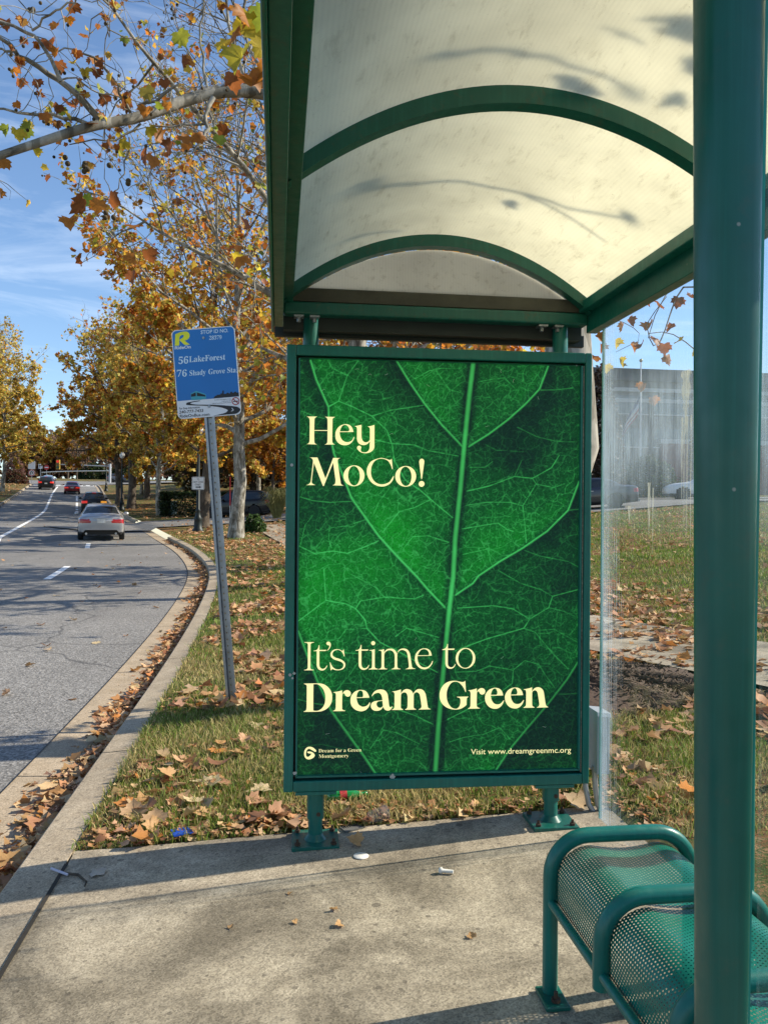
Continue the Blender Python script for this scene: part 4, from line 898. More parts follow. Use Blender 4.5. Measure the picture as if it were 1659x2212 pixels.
# blue field: everything above the white band, inside the white border
b_ = .006; L1 = sm(265, 1437); L2 = sm(520, 1412); L3 = sm(760, 1398); L4 = sm(1305, 1347)
top = [p for p in rr(x0_ + b_, x1_ - b_, zb_ + b_, zt_ - b_, .030) if p[1] > mcz]
blue = [(x1_ - b_, L4[1])] + top + [(x0_ + b_, L1[1]), (L2[0], L2[1]), (L3[0], L3[1])]
mb = MB(); V, Fc = fill([blue]); mb.add([(a, -.0036, b) for a, b in V], [tuple(q) for q in Fc]); mb.build('blue_field', SB, face)
A = lambda n_, cs, m, d=-.0042: art(n_, cs, sm, d, m, face)
A('emblem', [outline('232,330* 300,300 380,283 440,292 468,335 462,380 430,415 385,432* 475,497* 385,503* 315,440* 310,415 340,395 365,370 370,345 350,340 320,350 303,375* 298,515* 225,522*')], SY)
T_ = lambda s, a, b, cap, m, **k: lettering(s, a, b, cap, sm, -.0042, m, face, **k)
T_('STOP ID NO.', (652, 318), (1110, 275), 60, SC, bold=.012); T_(serif('28379'), (792, 412), (998, 395), 66, SC); T_('RideOn', (225, 582), (490, 555), 50, SW, bold=.03)
T_(serif('56'), (290, 822), (448, 808), 118, SC); T_(serif('LakeForest'), (462, 790), (1062, 735), 100, SC); T_(serif('76'), (262, 1032), (425, 1025), 112, SC)
T_(serif('Shady'), (470, 1012), (738, 988), 88, SC); T_(serif('Grove'), (782, 984), (1058, 962), 88, SC); T_(serif('Sta.'), (1095, 956), (1262, 944), 88, SC)
A('print', [outline('865,1385* 900,1340* 920,1340* 925,1325* 985,1320* 988,1300* 1015,1300* 1018,1255* 1040,1252* 1042,1310* 1085,1305* 1090,1290* 1120,1288* 1125,1300* 1145,1300* 1148,1275* 1180,1270* 1183,1290* 1215,1285* 1217,1272* 1250,1270* 1252,1285* 1285,1283* 1297,1344*')], SK)
A('print', [outline('490,1310* 580,1262* 740,1315* 752,1390* 650,1410* 500,1418*')], STL); A('print', [outline('497,1322* 572,1287* 578,1350* 500,1362*'), outline('592,1287* 732,1330* 736,1356* 594,1350*')], SK, -.0047)
A('print', [outline('640,1422* 490,1445 415,1480 480,1502 700,1508 850,1515 1000,1537 1090,1567 1108,1592 1050,1630 850,1680* 1020,1660 1240,1640 1305,1600 1318,1560 1260,1522 1100,1505 900,1493 600,1490 490,1476 510,1456 650,1430*')], SK)
A('print', [outline('1180,1540* 1212,1580* 1170,1602* 1160,1596* 1195,1578* 1172,1546*')], SW, -.0047)
A('print', [ell(1240, 1428, 66, 66), ell(1240, 1428, 52, 52)], SR_); A('print', [outline('1190,1392* 1200,1382* 1290,1464* 1280,1474*')], SR_, -.0050); A('print', [outline('1198,1425* 1280,1420* 1281,1436* 1199,1441*')], SK, -.0046)
for s, a, b in (('By Order of Montgomery County', (890, 1418), (1162, 1398)), ('Code Section 24-9', (1008, 1442), (1162, 1430)), ('Enforced by the Department of Health', (850, 1480), (1166, 1455))): T_(s, a, b, 15, SK)
T_('For Stop Information:', (302, 1574), (648, 1547), 32, SK, bold=.012); T_('240-777-7433', (305, 1642), (700, 1610), 48, SK, bold=.012); T_('RideOnBus.com', (315, 1708), (805, 1672), 48, SK, bold=.012)
for p in ((697, 380), (797, 1518)):
    a, b = sm(*p); MB().lathe([(.009, -.009), (.011, -.0045)], (a, 0, b), axis='y', sides=12).build('bolt', STEEL, face)
# U-section post with a row of holes
pxc, _ = sg(484, 1300)
px0 = sg(458, 905)[0]; wv = .074
po = MB(); Z1 = zt_ - .05
for (a0, a1, y0, y1) in ((-.037, -.020, .004, .008), (.020, .037, .004, .008)): po.box(a0, a1, y0, y1, -.15, Z1)
po.add([(-.020, .004, -.15), (-.014, .030, -.15), (.014, .030, -.15), (.020, .004, -.15), (-.020, .004, Z1), (-.014, .030, Z1), (.014, .030, Z1), (.020, .004, Z1)], [(0, 1, 5, 4), (1, 2, 6, 5), (2, 3, 7, 6)])
post = po.build('post', STEEL, bs)
HLM = plain('hole', (.30, .22, .12), .9, var=.7, scale=60)
zz = .03
while zz < zb_ - .01:
    MB().lathe([(.0058, .0285), (.0058, .0292)], (0.0, 0, zz), axis='y', sides=10, smooth=False).build('post_hole', HLM, post); zz += .0254 * 1.9

# ------------------------------------------------------------------ cars
CGL = plain('car window glass', (0.02, 0.026, 0.03), 0.06, var=0.1, coat=0.6); TYRE = plain('tyre rubber', (0.014, 0.014, 0.014), 0.75); RIM = plain('alloy rim', (0.45, 0.46, 0.47), 0.3, 0.8)
TRIM = plain('dark car trim', (0.02, 0.02, 0.021), 0.5); LAMP = plain('red tail lamp', (0.42, 0.012, 0.012), 0.2, coat=0.8); BRAKE = plain('lit brake lamp', (0.75, 0.03, 0.015), 0.3, emit=0.35); AMB = plain('lit amber lamp', (0.9, 0.35, 0.03), 0.3, emit=0.4)
HEAD = plain('headlamp glass', (0.55, 0.57, 0.6), 0.12, coat=0.8); PLATE = plain('number plate', (0.55, 0.55, 0.52), 0.5, var=0.4, scale=45)
def carpaint(name, c, metal=0.3): 
    m = plain(name, c, 0.32, metal, 0.05, 3, coat=0.8 if c[0] > .03 else 0.35, spec=.5 if c[0] > .03 else .3); return m
SEDAN = [(-2.41, .44, .80, .70, .84, .52), (-2.37, .30, .88, .82, .97, .64), (-2.2, .25, .92, .87, 1.035, .69), (-1.72, .23, .95, .90, 1.075, .70), (-1.35, .2, .95, .905, 1.28, .60), (-1.05, .2, .95, .91, 1.41, .57), (-.6, .2, .95, .91, 1.465, .57), (.0, .2, .94, .91, 1.47, .58), (.42, .2, .93, .91, 1.41, .58), (.8, .2, .92, .905, 1.22, .63), (1.15, .2, .92, .90, 1.03, .70), (1.9, .22, .86, .87, .93, .65), (2.25, .26, .74, .80, .80, .60), (2.4, .36, .62, .64, .67, .48)]
SUV = [(-2.33, .50, .92, .74, .98, .60), (-2.29, .34, 1.00, .86, 1.10, .70), (-2.18, .28, 1.06, .92, 1.26, .70), (-2.02, .26, 1.08, .935, 1.50, .66), (-1.80, .26, 1.08, .94, 1.64, .62), (-1.3, .26, 1.07, .945, 1.69, .61), (-.3, .26, 1.05, .95, 1.71, .61), (.35, .26, 1.04, .945, 1.66, .61), (.8, .26, 1.03, .94, 1.42, .65), (1.2, .26, 1.02, .93, 1.16, .72), (1.9, .28, .97, .90, 1.05, .68), (2.2, .32, .84, .82, .90, .62), (2.33, .42, .70, .66, .75, .5)]
def catm(P, n):
    P = np.array(P, float); k = len(P); t = np.linspace(0, k - 1, n); i = np.clip(np.floor(t).astype(int), 0, k - 2); f = (t - i)[:, None]
    p0 = P[np.clip(i - 1, 0, k - 1)]; p1 = P[i]; p2 = P[i + 1]; p3 = P[np.clip(i + 2, 0, k - 1)]
    m1 = (p2 - p0) * .38; m2 = (p3 - p1) * .38
    return (2 * f ** 3 - 3 * f ** 2 + 1) * p1 + (f ** 3 - 2 * f ** 2 + f) * m1 + (-2 * f ** 3 + 3 * f ** 2) * p2 + (f ** 3 - f ** 2) * m2, t
def make_car(name, label, loc, rz, paint, suv=False, brake=False, amber=0, group=None, cat='car'):
    root = thing(name, label, cat, loc, rz, group)
    st, _ = catm(SUV if suv else SEDAN, 84); rings = []; ring_idx = None
    for (y, zs, zb, w_, zt, wt) in st:
        C = [(w_ * .86, zs), (w_ * .965, zs + .10), (w_, zs + (zb - zs) * .5), (w_ * .99, zb - .10), (w_ * .955, zb), (wt + (w_ * .93 - wt) * .42, zb + (zt - zb) * .58), (wt, zt - .035), (wt * .72, zt - .004), (wt * .35, zt + .010), (0, zt + .014)]
        R, t = catm(C, 37); rings.append(np.stack([R[:, 0], np.full(len(R), y), R[:, 1]], -1)); ring_idx = t
    rings = np.array(rings); nS, nR = rings.shape[:2]; L = rings.copy(); L[..., 0] *= -1
    full = np.concatenate([rings, L[:, -2::-1]], 1); nF = full.shape[1]
    V = full.reshape(-1, 3); i = np.arange(nS - 1)[:, None] * nF + np.arange(nF - 1)[None, :]
    Q = np.stack([i, i + nF, i + nF + 1, i + 1], -1).reshape(-1, 4)
    fi = np.tile(np.concatenate([ring_idx, ring_idx[-2::-1]])[:-1], nS - 1)
    extra = []; EQ = []
    for (row, sgn) in ((0, -1), (nS - 1, 1)):        # end caps as bulged grids
        o = len(V) + sum(len(e) for e in extra); nk = 15; cap = []
        for j in range(nR):
            for k in range(nk):
                q = rings[row, j] * (1 - k / (nk - 1)) + L[row, j] * (k / (nk - 1)); sx = (1 - (2 * k / (nk - 1) - 1) ** 2); cap.append((q[0], q[1] + sgn * .045 * sx * math.sin(PI * min(1, max(0, (j + 2) / (nR + 2)))), q[2]))
        extra.append(np.array(cap)); j = np.arange(nR - 1)[:, None] * nk + np.arange(nk - 1)[None, :] + o
        qq = np.stack([j, j + nk, j + nk + 1, j + 1], -1).reshape(-1, 4); EQ.append(qq if sgn < 0 else qq[:, ::-1])
    V = np.concatenate([V] + extra); Qa = np.concatenate([Q] + EQ); fi = np.concatenate([fi] + [np.zeros(len(e)) for e in EQ])
    c = V[Qa].mean(1); x, y, z = np.abs(c[:, 0]), c[:, 1], c[:, 2]; part = np.zeros(len(Qa), int)
    wy = (-1.38, 1.42) if not suv else (-1.36, 1.40); wr = .335 if not suv else .37
    if suv:
        side = (fi > 4.25) & (fi < 5.7) & (y > -1.75) & (y < .62); rear = (y < -1.86) & (y > -2.21) & (fi > 4.9); front = (fi > 5.9) & (y > .42) & (y < 1.12)
        lamp = (y < -2.06) & (x > .50) & (z > .86) & (z < 1.05); hl = (y > 2.1) & (x > .42) & (z > .68) & (z < .84)
    else:
        side = (fi > 4.25) & (fi < 5.7) & (y > -1.18) & (y < .68); rear = (y < -1.17) & (y > -1.66) & (fi > 5.75); front = (fi > 5.9) & (y > .50) & (y < 1.08)
        lamp = (y < -2.17) & (x > .42) & (z > .715) & (z < .875); hl = (y > 2.1) & (x > .40) & (z > .58) & (z < .74)
    pill = (np.abs(y + .10) < .045) & side; part[side & ~pill] = 1; part[rear] = 2; part[front] = 3; part[lamp] = 4; part[hl] = 5; part[(z < (.36 if not suv else .46)) & (part == 0)] = 6
    arch = np.zeros(len(Qa), bool)
    for q in wy: arch |= ((y - q) ** 2 + (z - wr) ** 2 < (wr + .055) ** 2) & (x > .62)
    part[arch] = 9
    for k, nm, m in ((0, 'body', paint), (1, 'side_window', CGL), (2, 'rear_window', CGL), (3, 'windscreen', CGL), (4, 'tail_light', BRAKE if brake else LAMP), (5, 'headlight', HEAD), (6, 'bumper_trim', TRIM)):
        for sd in ((1, -1) if k in (1, 4, 5) else (0,)):
            sel = part == k
            if sd: sel = sel & (c[:, 0] * sd > 0)
            qs = Qa[sel]
            if not len(qs): continue
            u, inv = np.unique(qs, return_inverse=True); Vp = V[u].copy()
            np_obj(nm, Vp, [inv.reshape(qs.shape)], AMB if (k == 4 and amber == sd) else m, root, smooth=True)
    MB().box(-.70, .70, -1.9, 1.9, .22, .60 if not suv else .75).build('underbody', TRIM, root)
    for q in wy:
        for sd in (-1, 1):
            xo = sd * ((.80 if not suv else .83)); P = [(wr - .09, -.10), (wr - .02, -.105), (wr, -.07), (wr, .07), (wr - .02, .105), (wr - .09, .10)]
            wh = MB().lathe(P, (xo, q, wr), axis='x', sides=24).build('wheel', TYRE, root)
            rm = MB().lathe([(wr - .09, -.085), (wr - .09, .085)], (xo, q, wr), axis='x', sides=24)
            for sp in range(5):
                a = 2 * PI * sp / 5; M_ = Matrix.Translation((xo + sd * .06, q, wr)) @ Matrix.Rotation(a, 4, 'X'); rm.box(-.02, .03, -.04, .04, .03, wr - .085, M_)
            rm.build('rim', RIM, wh)
    rb = min(s_[0] for s_ in (SUV if suv else SEDAN))
    zp = .80 if not suv else .84
    MB().box(-.16, .16, rb - .052, rb - .034, zp - .08, zp + .08).build('number_plate', PLATE, root)
    if not suv: MB().box(-.30, .30, rb - .048, rb - .030, zp + .10, zp + .118).build('trunk_trim', RIM, root)
    if brake: MB().box(-.14, .14, -1.70 if not suv else -1.98, -1.66 if not suv else -1.94, 1.075 if not suv else 1.66, 1.10 if not suv else 1.69).build('brake_light', BRAKE, root)
    for sd in (-1, 1):
        MB().lathe([(0, -.11), (.07, -.09), (.085, 0), (.07, .09), (0, .11)], (sd * 1.0, .62, 1.02 if not suv else 1.16), axis='x', sides=12).box(sd * .90 - .04, sd * .90 + .04, .60, .64, .96 if not suv else 1.10, 1.0 if not suv else 1.14).build('mirror', paint, root)
        MB().box(sd * .94 - .012, sd * .94 + .012, -.42, -.26, .82, .85).build('door_handle', RIM, root)
        if not suv: MB().lathe([(.042, -2.47), (.042, -2.30)], (sd * .56, 0, .30), axis='y', sides=12).build('exhaust', RIM, root)
    return root
def road_pose(x, yb, heading, y):
    return None
def on_road(px, Y, hd, zoff=0.0):
    X = (px - CX) / F * Y; z = Hf(X, Y); return (X, Y, z + zoff), math.radians(-hd)
def pitch(o, Y, grade): o.rotation_euler = (math.atan(grade), 0, o.rotation_euler[2])
def grade(Y): return float((Rz(Y + 2) - Rz(Y - 2)) / 4)
def put(name, label, px, Y, hd, paint, **k):
    X = (px - CX) / F * Y; a = math.radians(hd); o = make_car(name, label, (X, Y, Hf(X, Y) + .004), a, paint, **k)
    o.rotation_mode = 'XYZ'; d = Vector((-math.sin(a), math.cos(a))); g = (Hf(X + d.x * 1.4, Y + d.y * 1.4) - Hf(X - d.x * 1.4, Y - d.y * 1.4)) / 2.8
    o.rotation_euler = (math.atan(g), 0, a); return o
G_ = 'cars on the road and side streets'
SILVER = carpaint('silver car paint', (.42, .42, .42), .45); CBLACK = carpaint('black car paint', (.010, .011, .013), .1); CRED = carpaint('red car paint', (.26, .012, .016), .2); CGREY = carpaint('grey car paint', (.12, .12, .13), .3); CBLUE = carpaint('pale blue car paint', (.30, .38, .50), .3); CDARK = carpaint('dark slate car paint', (.045, .05, .065), .3); CWHITE = carpaint('white car paint', (.62, .64, .66), .05)
o = put('parked_sedan', 'silver sedan seen from behind, nearest car on the road', 220, 34.2, 19, SILVER); o.name = 'sedan'
put('sport_utility_car', 'black sport utility car with lit brake lamps just ahead of the silver sedan', 202, 64, 21, CBLACK, suv=True, brake=True, amber=1)
put('sedan', 'red sedan further up the road beside the dashed lane line', 155.6, 97, 21, CRED, brake=True)
put('sport_utility_car', 'black sport utility car waiting in the left lane near the crossing', 101, 105, 20, CBLACK, suv=True, brake=True)
put('sedan', 'bright red car mostly hidden ahead of the waiting black car', 98, 113, 20, CRED, brake=True)
put('sedan', 'pale blue car at the head of the left lane queue', 104, 120, 20, CBLUE, brake=True)
put('minivan', 'grey minivan crossing the junction from left to right', 258, 150, -75, CGREY, suv=True, cat='van')
put('sedan', 'dark car right behind the grey minivan at the junction', 283, 146, -75, CDARK)
put('sport_utility_car', 'black sport utility car on the side street behind the pale tree trunk', 514, 51, 83, CBLACK, suv=True)
put('sedan', 'dark slate sedan parked on the street beyond the lawn, behind the poster panel edge', 1262, 37.5, 78, CDARK)
put('sedan', 'white sedan parked beyond the lawn, seen through the dirty glass', 1530, 44.5, 76, CWHITE)

# ------------------------------------------------------------------ trees
half = [(0.0, 0.0), (0.22, -0.10), (0.45, -0.07), (0.41, 0.07), (0.62, 0.20), (0.53, 0.29), (0.60, 0.52), (0.43, 0.49), (0.33, 0.55), (0.31, 0.70), (0.15, 0.74), (0.0, 0.97)]
FINE = np.array([(0, 0.33)] + half + [(-x, y) for x, y in half[-2:0:-1]]); nf_ = len(FINE) - 1
FINE_F = [np.array([(0, 1 + k, 1 + (k + 1) % nf_) for k in range(nf_)])]
hs = [(0, 0), (.42, -.06), (.40, .12), (.60, .42), (.34, .55), (0, .95)]
STAR = np.array(hs + [(-x, y) for x, y in hs[1:-1]]); STAR_F = [np.array([(0, 1, 2, 3, 4, 5)]), np.array([(0, 5, 9, 8, 7, 6)])]
def leaves(pos, size, rng, palette, tmpl='star', droop=0.6, flat=False, nrm_up=None, curl=0.35):
    """instances of a lobed leaf -> V, faces, colours"""
    T, Fs = (FINE, FINE_F) if tmpl == 'fine' else (STAR, STAR_F)
    n = len(pos); m = len(T); size = np.broadcast_to(size, (n,))
    tx, ty = T[:, 0], T[:, 1] - .1; cu = rng.uniform(-.2, 1.0, n) * curl * 2; cv_ = rng.uniform(-.6, .8, n) * curl
    L = np.zeros((n, m, 3)); L[..., 0] = tx; L[..., 1] = ty
    L[..., 2] = cu[:, None] * tx[None] ** 2 * 1.6 + cv_[:, None] * (ty[None] - .3) ** 2 + rng.uniform(-1, 1, (n, m)) * .05 * (curl > 0)
    if tmpl == 'fine': L[:, 0, 2] -= .05
    a = rng.uniform(0, 2 * PI, n)
    if flat: tilt = rng.normal(0, .28, n); roll = rng.normal(0, .28, n)
    else: tilt = -rng.normal(droop, .55, n); roll = rng.uniform(-1.3, 1.3, n)
    def rot(ax, t):
        c, s = np.cos(t), np.sin(t); R = np.zeros((n, 3, 3)); i, j = [(1, 2), (2, 0), (0, 1)][ax]; R[:, ax, ax] = 1; R[:, i, i] = c; R[:, j, j] = c; R[:, i, j] = -s; R[:, j, i] = s; return R
    R = rot(2, a) @ rot(0, tilt) @ rot(1, roll)
    V = pos[:, None, :] + size[:, None, None] * np.einsum('nij,nmj->nmi', R, L)
    pal = np.array([p[:3] for p in palette]); wt = np.array([p[3] for p in palette], float); wt /= wt.sum()
    col = pal[rng.choice(len(pal), n, p=wt)] * rng.uniform(.72, 1.25, (n, 1)) * rng.uniform(.9, 1.1, (n, 3))
    F2 = [(f[None] + (np.arange(n) * m)[:, None, None]).reshape(-1, f.shape[1]) for f in Fs]
    return V.reshape(-1, 3), F2, np.repeat(np.clip(col, 0, .95), m, 0)
def tubes_np(polys, sides):
    """polys: list of (k,3) points and (k,) radii -> V, quads"""
    by = {}
    for p, r in polys: by.setdefault(len(p), []).append((p, r))
    Vs, Fs, o = [], [], 0
    for k, L in by.items():
        P = np.array([a for a, b in L]); R = np.array([b for a, b in L]); n = len(P)
        T = np.gradient(P, axis=1); T /= np.linalg.norm(T, axis=2, keepdims=True) + 1e-9
        ref = np.where(np.abs(T[:, :1, 2:]) < .85, np.array([0, 0, 1.]), np.array([1., 0, 0])); A_ = np.cross(T, np.broadcast_to(ref, T.shape)); A_ /= np.linalg.norm(A_, axis=2, keepdims=True) + 1e-9; B_ = np.cross(T, A_)
        th = 2 * PI * np.arange(sides) / sides
        V = P[:, :, None] + R[:, :, None, None] * (A_[:, :, None] * np.cos(th)[None, None, :, None] + B_[:, :, None] * np.sin(th)[None, None, :, None])
        i = (np.arange(n) * k * sides)[:, None, None] + (np.arange(k - 1) * sides)[None, :, None] + np.arange(sides)[None, None, :]; j = (np.arange(n) * k * sides)[:, None, None] + (np.arange(k - 1) * sides)[None, :, None] + ((np.arange(sides) + 1) % sides)[None, None, :]
        Fs.append((np.stack([i, j, j + sides, i + sides], -1) + o).reshape(-1, 4)); Vs.append(V.reshape(-1, 3)); o += n * k * sides
    return np.concatenate(Vs), np.concatenate(Fs)
def wander(rng, p, d, L, n, jit, up):
    pts = [p]; d = d / np.linalg.norm(d)
    for k in range(n):
        d = d + rng.normal(0, jit, 3) + np.array([0, 0, up / n]); d = d / np.linalg.norm(d); pts.append(pts[-1] + d * L / n)
    return np.array(pts)
def grow(rng, H_, r0, cb, cr, n1=30, n2=8, n3=5, lean=(0, 0), prof=None, up=.35, tw=.6, top=.93):
    B = {0: [], 1: [], 2: [], 3: []}; tips = []
    n = 14; tp = np.zeros((n + 1, 3)); tp[:, 2] = np.linspace(-.15, H_ * top, n + 1); w_ = np.cumsum(rng.normal(0, .05, (n + 1, 2)), 0) * H_ / 12; w_ -= w_[0]; tp[:, :2] = w_ + np.linspace(0, 1, n + 1)[:, None] ** 1.5 * np.array(lean)
    tr = r0 * (1 - .92 * (np.linspace(0, 1, n + 1)) ** 1.1); tr[0] *= 1.35; B[0].append((tp, tr))
    prof = prof or (lambda t: (math.sin(PI * min(1, (t * .86 + .14))) ** .75))
    for k in range(n1):
        t = (k + rng.uniform(.1, .9)) / n1; z = cb + (H_ * top - cb) * t ** .9
        p = np.array([np.interp(z, tp[:, 2], tp[:, a]) for a in range(3)]); az = k * 2.4 + rng.uniform(-.5, .5); L = cr * prof(t) * rng.uniform(.75, 1.15) + .4
        el = math.radians(rng.uniform(8, 30) + 45 * t)
        d = np.array([math.cos(az) * math.cos(el), math.sin(az) * math.cos(el), math.sin(el)]); q = wander(rng, p, d, L, 6, .13, up * (.2 + t)); rr_ = np.interp(z, tp[:, 2], tr) * .48
        B[1].append((q, max(.012, rr_) * (1 - .85 * np.linspace(0, 1, 7))))
        for j in range(max(3, int(n2 * L / cr + .5))):
            s = rng.uniform(.18, 1.0); a = q[min(6, int(s * 6))] * (1 - (s * 6) % 1) + q[min(6, int(s * 6) + 1)] * ((s * 6) % 1); dd = (q[-1] - q[0]) / L + rng.normal(0, .75, 3); dd[2] += .1
            L2 = L * .42 * (1.15 - s) + .45 * rng.uniform(.8, 1.5); q2 = wander(rng, a, dd, L2, 4, .2, .15); B[2].append((q2, max(.005, rr_ * .28) * (1 - .8 * np.linspace(0, 1, 5))))
            for i in range(n3):
                s2 = rng.uniform(.2, 1.0); b = q2[0] * 0 + np.array([np.interp(s2 * 4, np.arange(5), q2[:, c]) for c in range(3)]); d3 = (q2[-1] - q2[0]) / L2 + rng.normal(0, .9, 3)
                q3 = wander(rng, b, d3, tw * rng.uniform(.5, 1.3), 3, .28, .05); B[3].append((q3, np.array([.0042, .0034, .0026, .0016]) * (1 + H_ / 14))); tips.append(q3[-1]); tips.append(q3[2] + rng.normal(0, .03, 3))
    return B, np.array(tips)
def ball_np(pos, r, sides=7, rows=5):
    th = 2 * PI * np.arange(sides) / sides; ph = np.linspace(0, PI, rows); t = np.stack([np.outer(np.sin(ph), np.cos(th)), np.outer(np.sin(ph), np.sin(th)), np.repeat(np.cos(ph)[:, None], sides, 1)], -1).reshape(-1, 3)
    i = np.arange(rows - 1)[:, None] * sides + np.arange(sides)[None]; j = np.arange(rows - 1)[:, None] * sides + (np.arange(sides)[None] + 1) % sides; f = np.stack([i, i + sides, j + sides, j], -1).reshape(-1, 4)
    n = len(pos); return (pos[:, None] + t[None] * np.broadcast_to(r, (n,))[:, None, None]).reshape(-1, 3), (f[None] + (np.arange(n) * len(t))[:, None, None]).reshape(-1, 4)
SEEDB = plain('seed ball', (0.075, 0.052, 0.022), 0.9, var=.4, scale=60)
OLIVE = [(.64, .45, .08, 4), (.48, .36, .07, 3.5), (.80, .60, .14, 3), (.34, .34, .06, 2), (.66, .33, .06, 2), (.34, .17, .05, 1.2), (.86, .70, .18, 1)]
ORANGE = [(.56, .22, .035, 4), (.46, .15, .03, 3.5), (.64, .34, .05, 2.8), (.74, .54, .06, 2.2), (.36, .38, .05, 1.5), (.27, .10, .03, 1.6)]
PURPLE = [(.22, .14, .12, 4), (.28, .18, .13, 3), (.19, .14, .11, 2), (.36, .20, .09, 1)]
def make_tree(name, label, cat, x, y, H_, r0, cb, cr, seed, pal, nleaf, size, group=None, bark=None, balls=0, seedsp={}, tmpl='star', z=None, leaf=None, fall=.62):
    rng = np.random.default_rng(seed); zz = float(zl(np.array([x]), np.array([y]))[0]) if z is None else z
    root = thing(name, label, cat, (x, y, zz), 0, group); B, tips = grow(rng, H_, r0, cb, cr, **seedsp)
    Vs, Fs, o = [], [], 0
    for lv, sd in ((0, 12), (1, 6), (2, 4), (3, 3)):
        V, f = tubes_np(B[lv], sd); Vs.append(V); Fs.append(f + o); o += len(V)
    np_obj('trunk', np.concatenate(Vs), [np.concatenate(Fs)], bark or BARK, root, smooth=True)
    if nleaf:
        wt_ = 1 / (1 + np.exp((tips[:, 2] / H_ - fall) * 13)) + .05; wt_ *= (.25 + 1.5 * (fbm(tips[:, 0] * .9 + 50, tips[:, 1] * .9 + tips[:, 2] * .8, seed, 3) > .47)); ii = rng.choice(len(tips), nleaf, p=wt_ / wt_.sum()); P = tips[ii] + rng.normal(0, .10, (nleaf, 3)); zr = P[:, 2] / H_
        V, F2, c = leaves(P, rng.uniform(.65, 1.3, nleaf) * size * .85, rng, pal, tmpl); np_obj('crown', V, F2, leaf or LEAF, root, col=c)
    if balls:
        P = tips[rng.choice(len(tips), balls)] - np.array([0, 0, .07]) + rng.normal(0, .03, (balls, 3)); V, f = ball_np(P, rng.uniform(.013, .018, balls)); tag(np_obj('seed_balls', V, [f], SEEDB, root, smooth=True), kind='stuff')
    return root
# the plane tree right behind the panel: its trunk, the mottled limb that reaches over the kerb and its last leaves
rng = np.random.default_rng(7)
t1 = thing('plane_tree', 'tall mottled plane tree just behind the poster panel, its pale limb reaching over the road', 'tree', (1.37, 6.05, ground(1.37, 6.05)))
O1 = np.array(t1.location)
def A1(x, y, Y): return np.array(at(x, y, Y)) - O1
def zz1(pts, Y0, Y1):     # points in the zoom of the upper left corner
    P = [(p[0] * .37498, p[1] * .37498) for p in pts]; n = len(P)
    return np.array([A1(a, b, Y0 + (Y1 - Y0) * k / max(1, n - 1)) for k, (a, b) in enumerate(P)])
def resamp(P, n):
    d = np.concatenate([[0], np.cumsum(np.linalg.norm(np.diff(P, axis=0), axis=1))]); t = np.linspace(0, d[-1], n)
    Q = np.stack([np.interp(t, d, P[:, k]) for k in range(3)], -1)
    for _ in range(2): Q[1:-1] = (Q[:-2] + 2 * Q[1:-1] + Q[2:]) / 4
    return Q
polys = []; tips = []
trunk = np.array([(0, 0, -.2), (0, 0, .05), (.01, .0, .5), (.02, 0, 1.0), (.05, -.02, 1.45), (.085, -.02, 1.62), (.05, 0, 1.85), (.025, 0, 2.3), (.0, .0, 3.0), (-.02, .05, 4.2), (.1, .1, 5.5), (.05, .2, 7.2), (.2, .2, 9.5)])
polys.append((resamp(trunk, 40), np.interp(np.linspace(0, 1, 40), [0, .05, .1, .19, .205, .23, .3, .6, 1], [.18, .145, .128, .125, .205, .195, .172, .12, .03])))
def br(P, r0, r1, n=None):
    n = n or max(4, len(P) * 2); Q = resamp(np.array(P), n); Q[1:-1] += rng.normal(0, .008, Q[1:-1].shape); polys.append((Q, np.linspace(r0, r1, n))); return Q
limb = zz1([(1535, 495), (1380, 520), (1200, 515), (1060, 545), (960, 610), (850, 690), (750, 695), (570, 680), (480, 730), (380, 785), (180, 820), (0, 890), (-200, 960)], 6.2, 5.2)
limb = np.concatenate([[np.array([0.0, .02, 2.9])], [limb[0] * .5 + np.array([0, .02, 3.3]) * .5], limb]); br(limb, .085, .024, 36)
subs = [([(570, 680), (480, 570), (340, 460), (200, 370), (100, 290), (0, 225), (-120, 160)], 5.7, 5.2, .026, .010), ([(500, 710), (350, 665), (200, 655), (0, 635), (-100, 620)], 5.65, 5.3, .016, .006), ([(-30, 110), (60, 160), (185, 172), (300, 330), (350, 465)], 5.2, 5.4, .010, .014), ([(185, 172), (270, 100), (340, 30), (420, 0), (480, -40)], 5.25, 5.0, .008, .005), ([(185, 172), (175, 80), (190, 40)], 5.25, 5.2, .004, .002), ([(560, 0), (590, 30), (625, 110), (640, 180), (630, 210)], 5.0, 5.1, .004, .002), ([(760, 665), (700, 520), (620, 390), (500, 290), (400, 275), (270, 320)], 5.8, 5.3, .012, .004), ([(800, 610), (930, 570), (1030, 480)], 5.85, 5.8, .014, .007), ([(1230, 560), (1160, 660), (1200, 720), (1190, 790), (1110, 880)], 6.0, 5.8, .020, .006), ([(1200, 710), (980, 725), (860, 715)], 5.95, 5.8, .010, .005), ([(810, 710), (720, 810), (560, 800), (400, 830)], 5.8, 5.6, .009, .004), ([(870, 830), (900, 960), (960, 1080), (970, 1200)], 5.8, 5.7, .006, .003), ([(745, 790), (740, 930), (690, 1050), (640, 1120)], 5.75, 5.6, .007, .003), ([(1200, 515), (1180, 400), (1150, 250), (1160, 90), (1190, -50)], 6.0, 5.9, .010, .005), ([(1410, -40), (1420, 40), (1400, 130), (1430, 260)], 5.3, 5.3, .010, .006), ([(345, 460), (430, 430), (520, 520), (700, 560)], 5.4, 5.6, .007, .004), ([(100, 290), (30, 285), (-60, 280)], 5.25, 5.2, .010, .006)]
prim = []
for P, a, b, r0, r1 in subs: prim.append(br(zz1(P, a, b), r0, r1))
prim.append(polys[1][0])
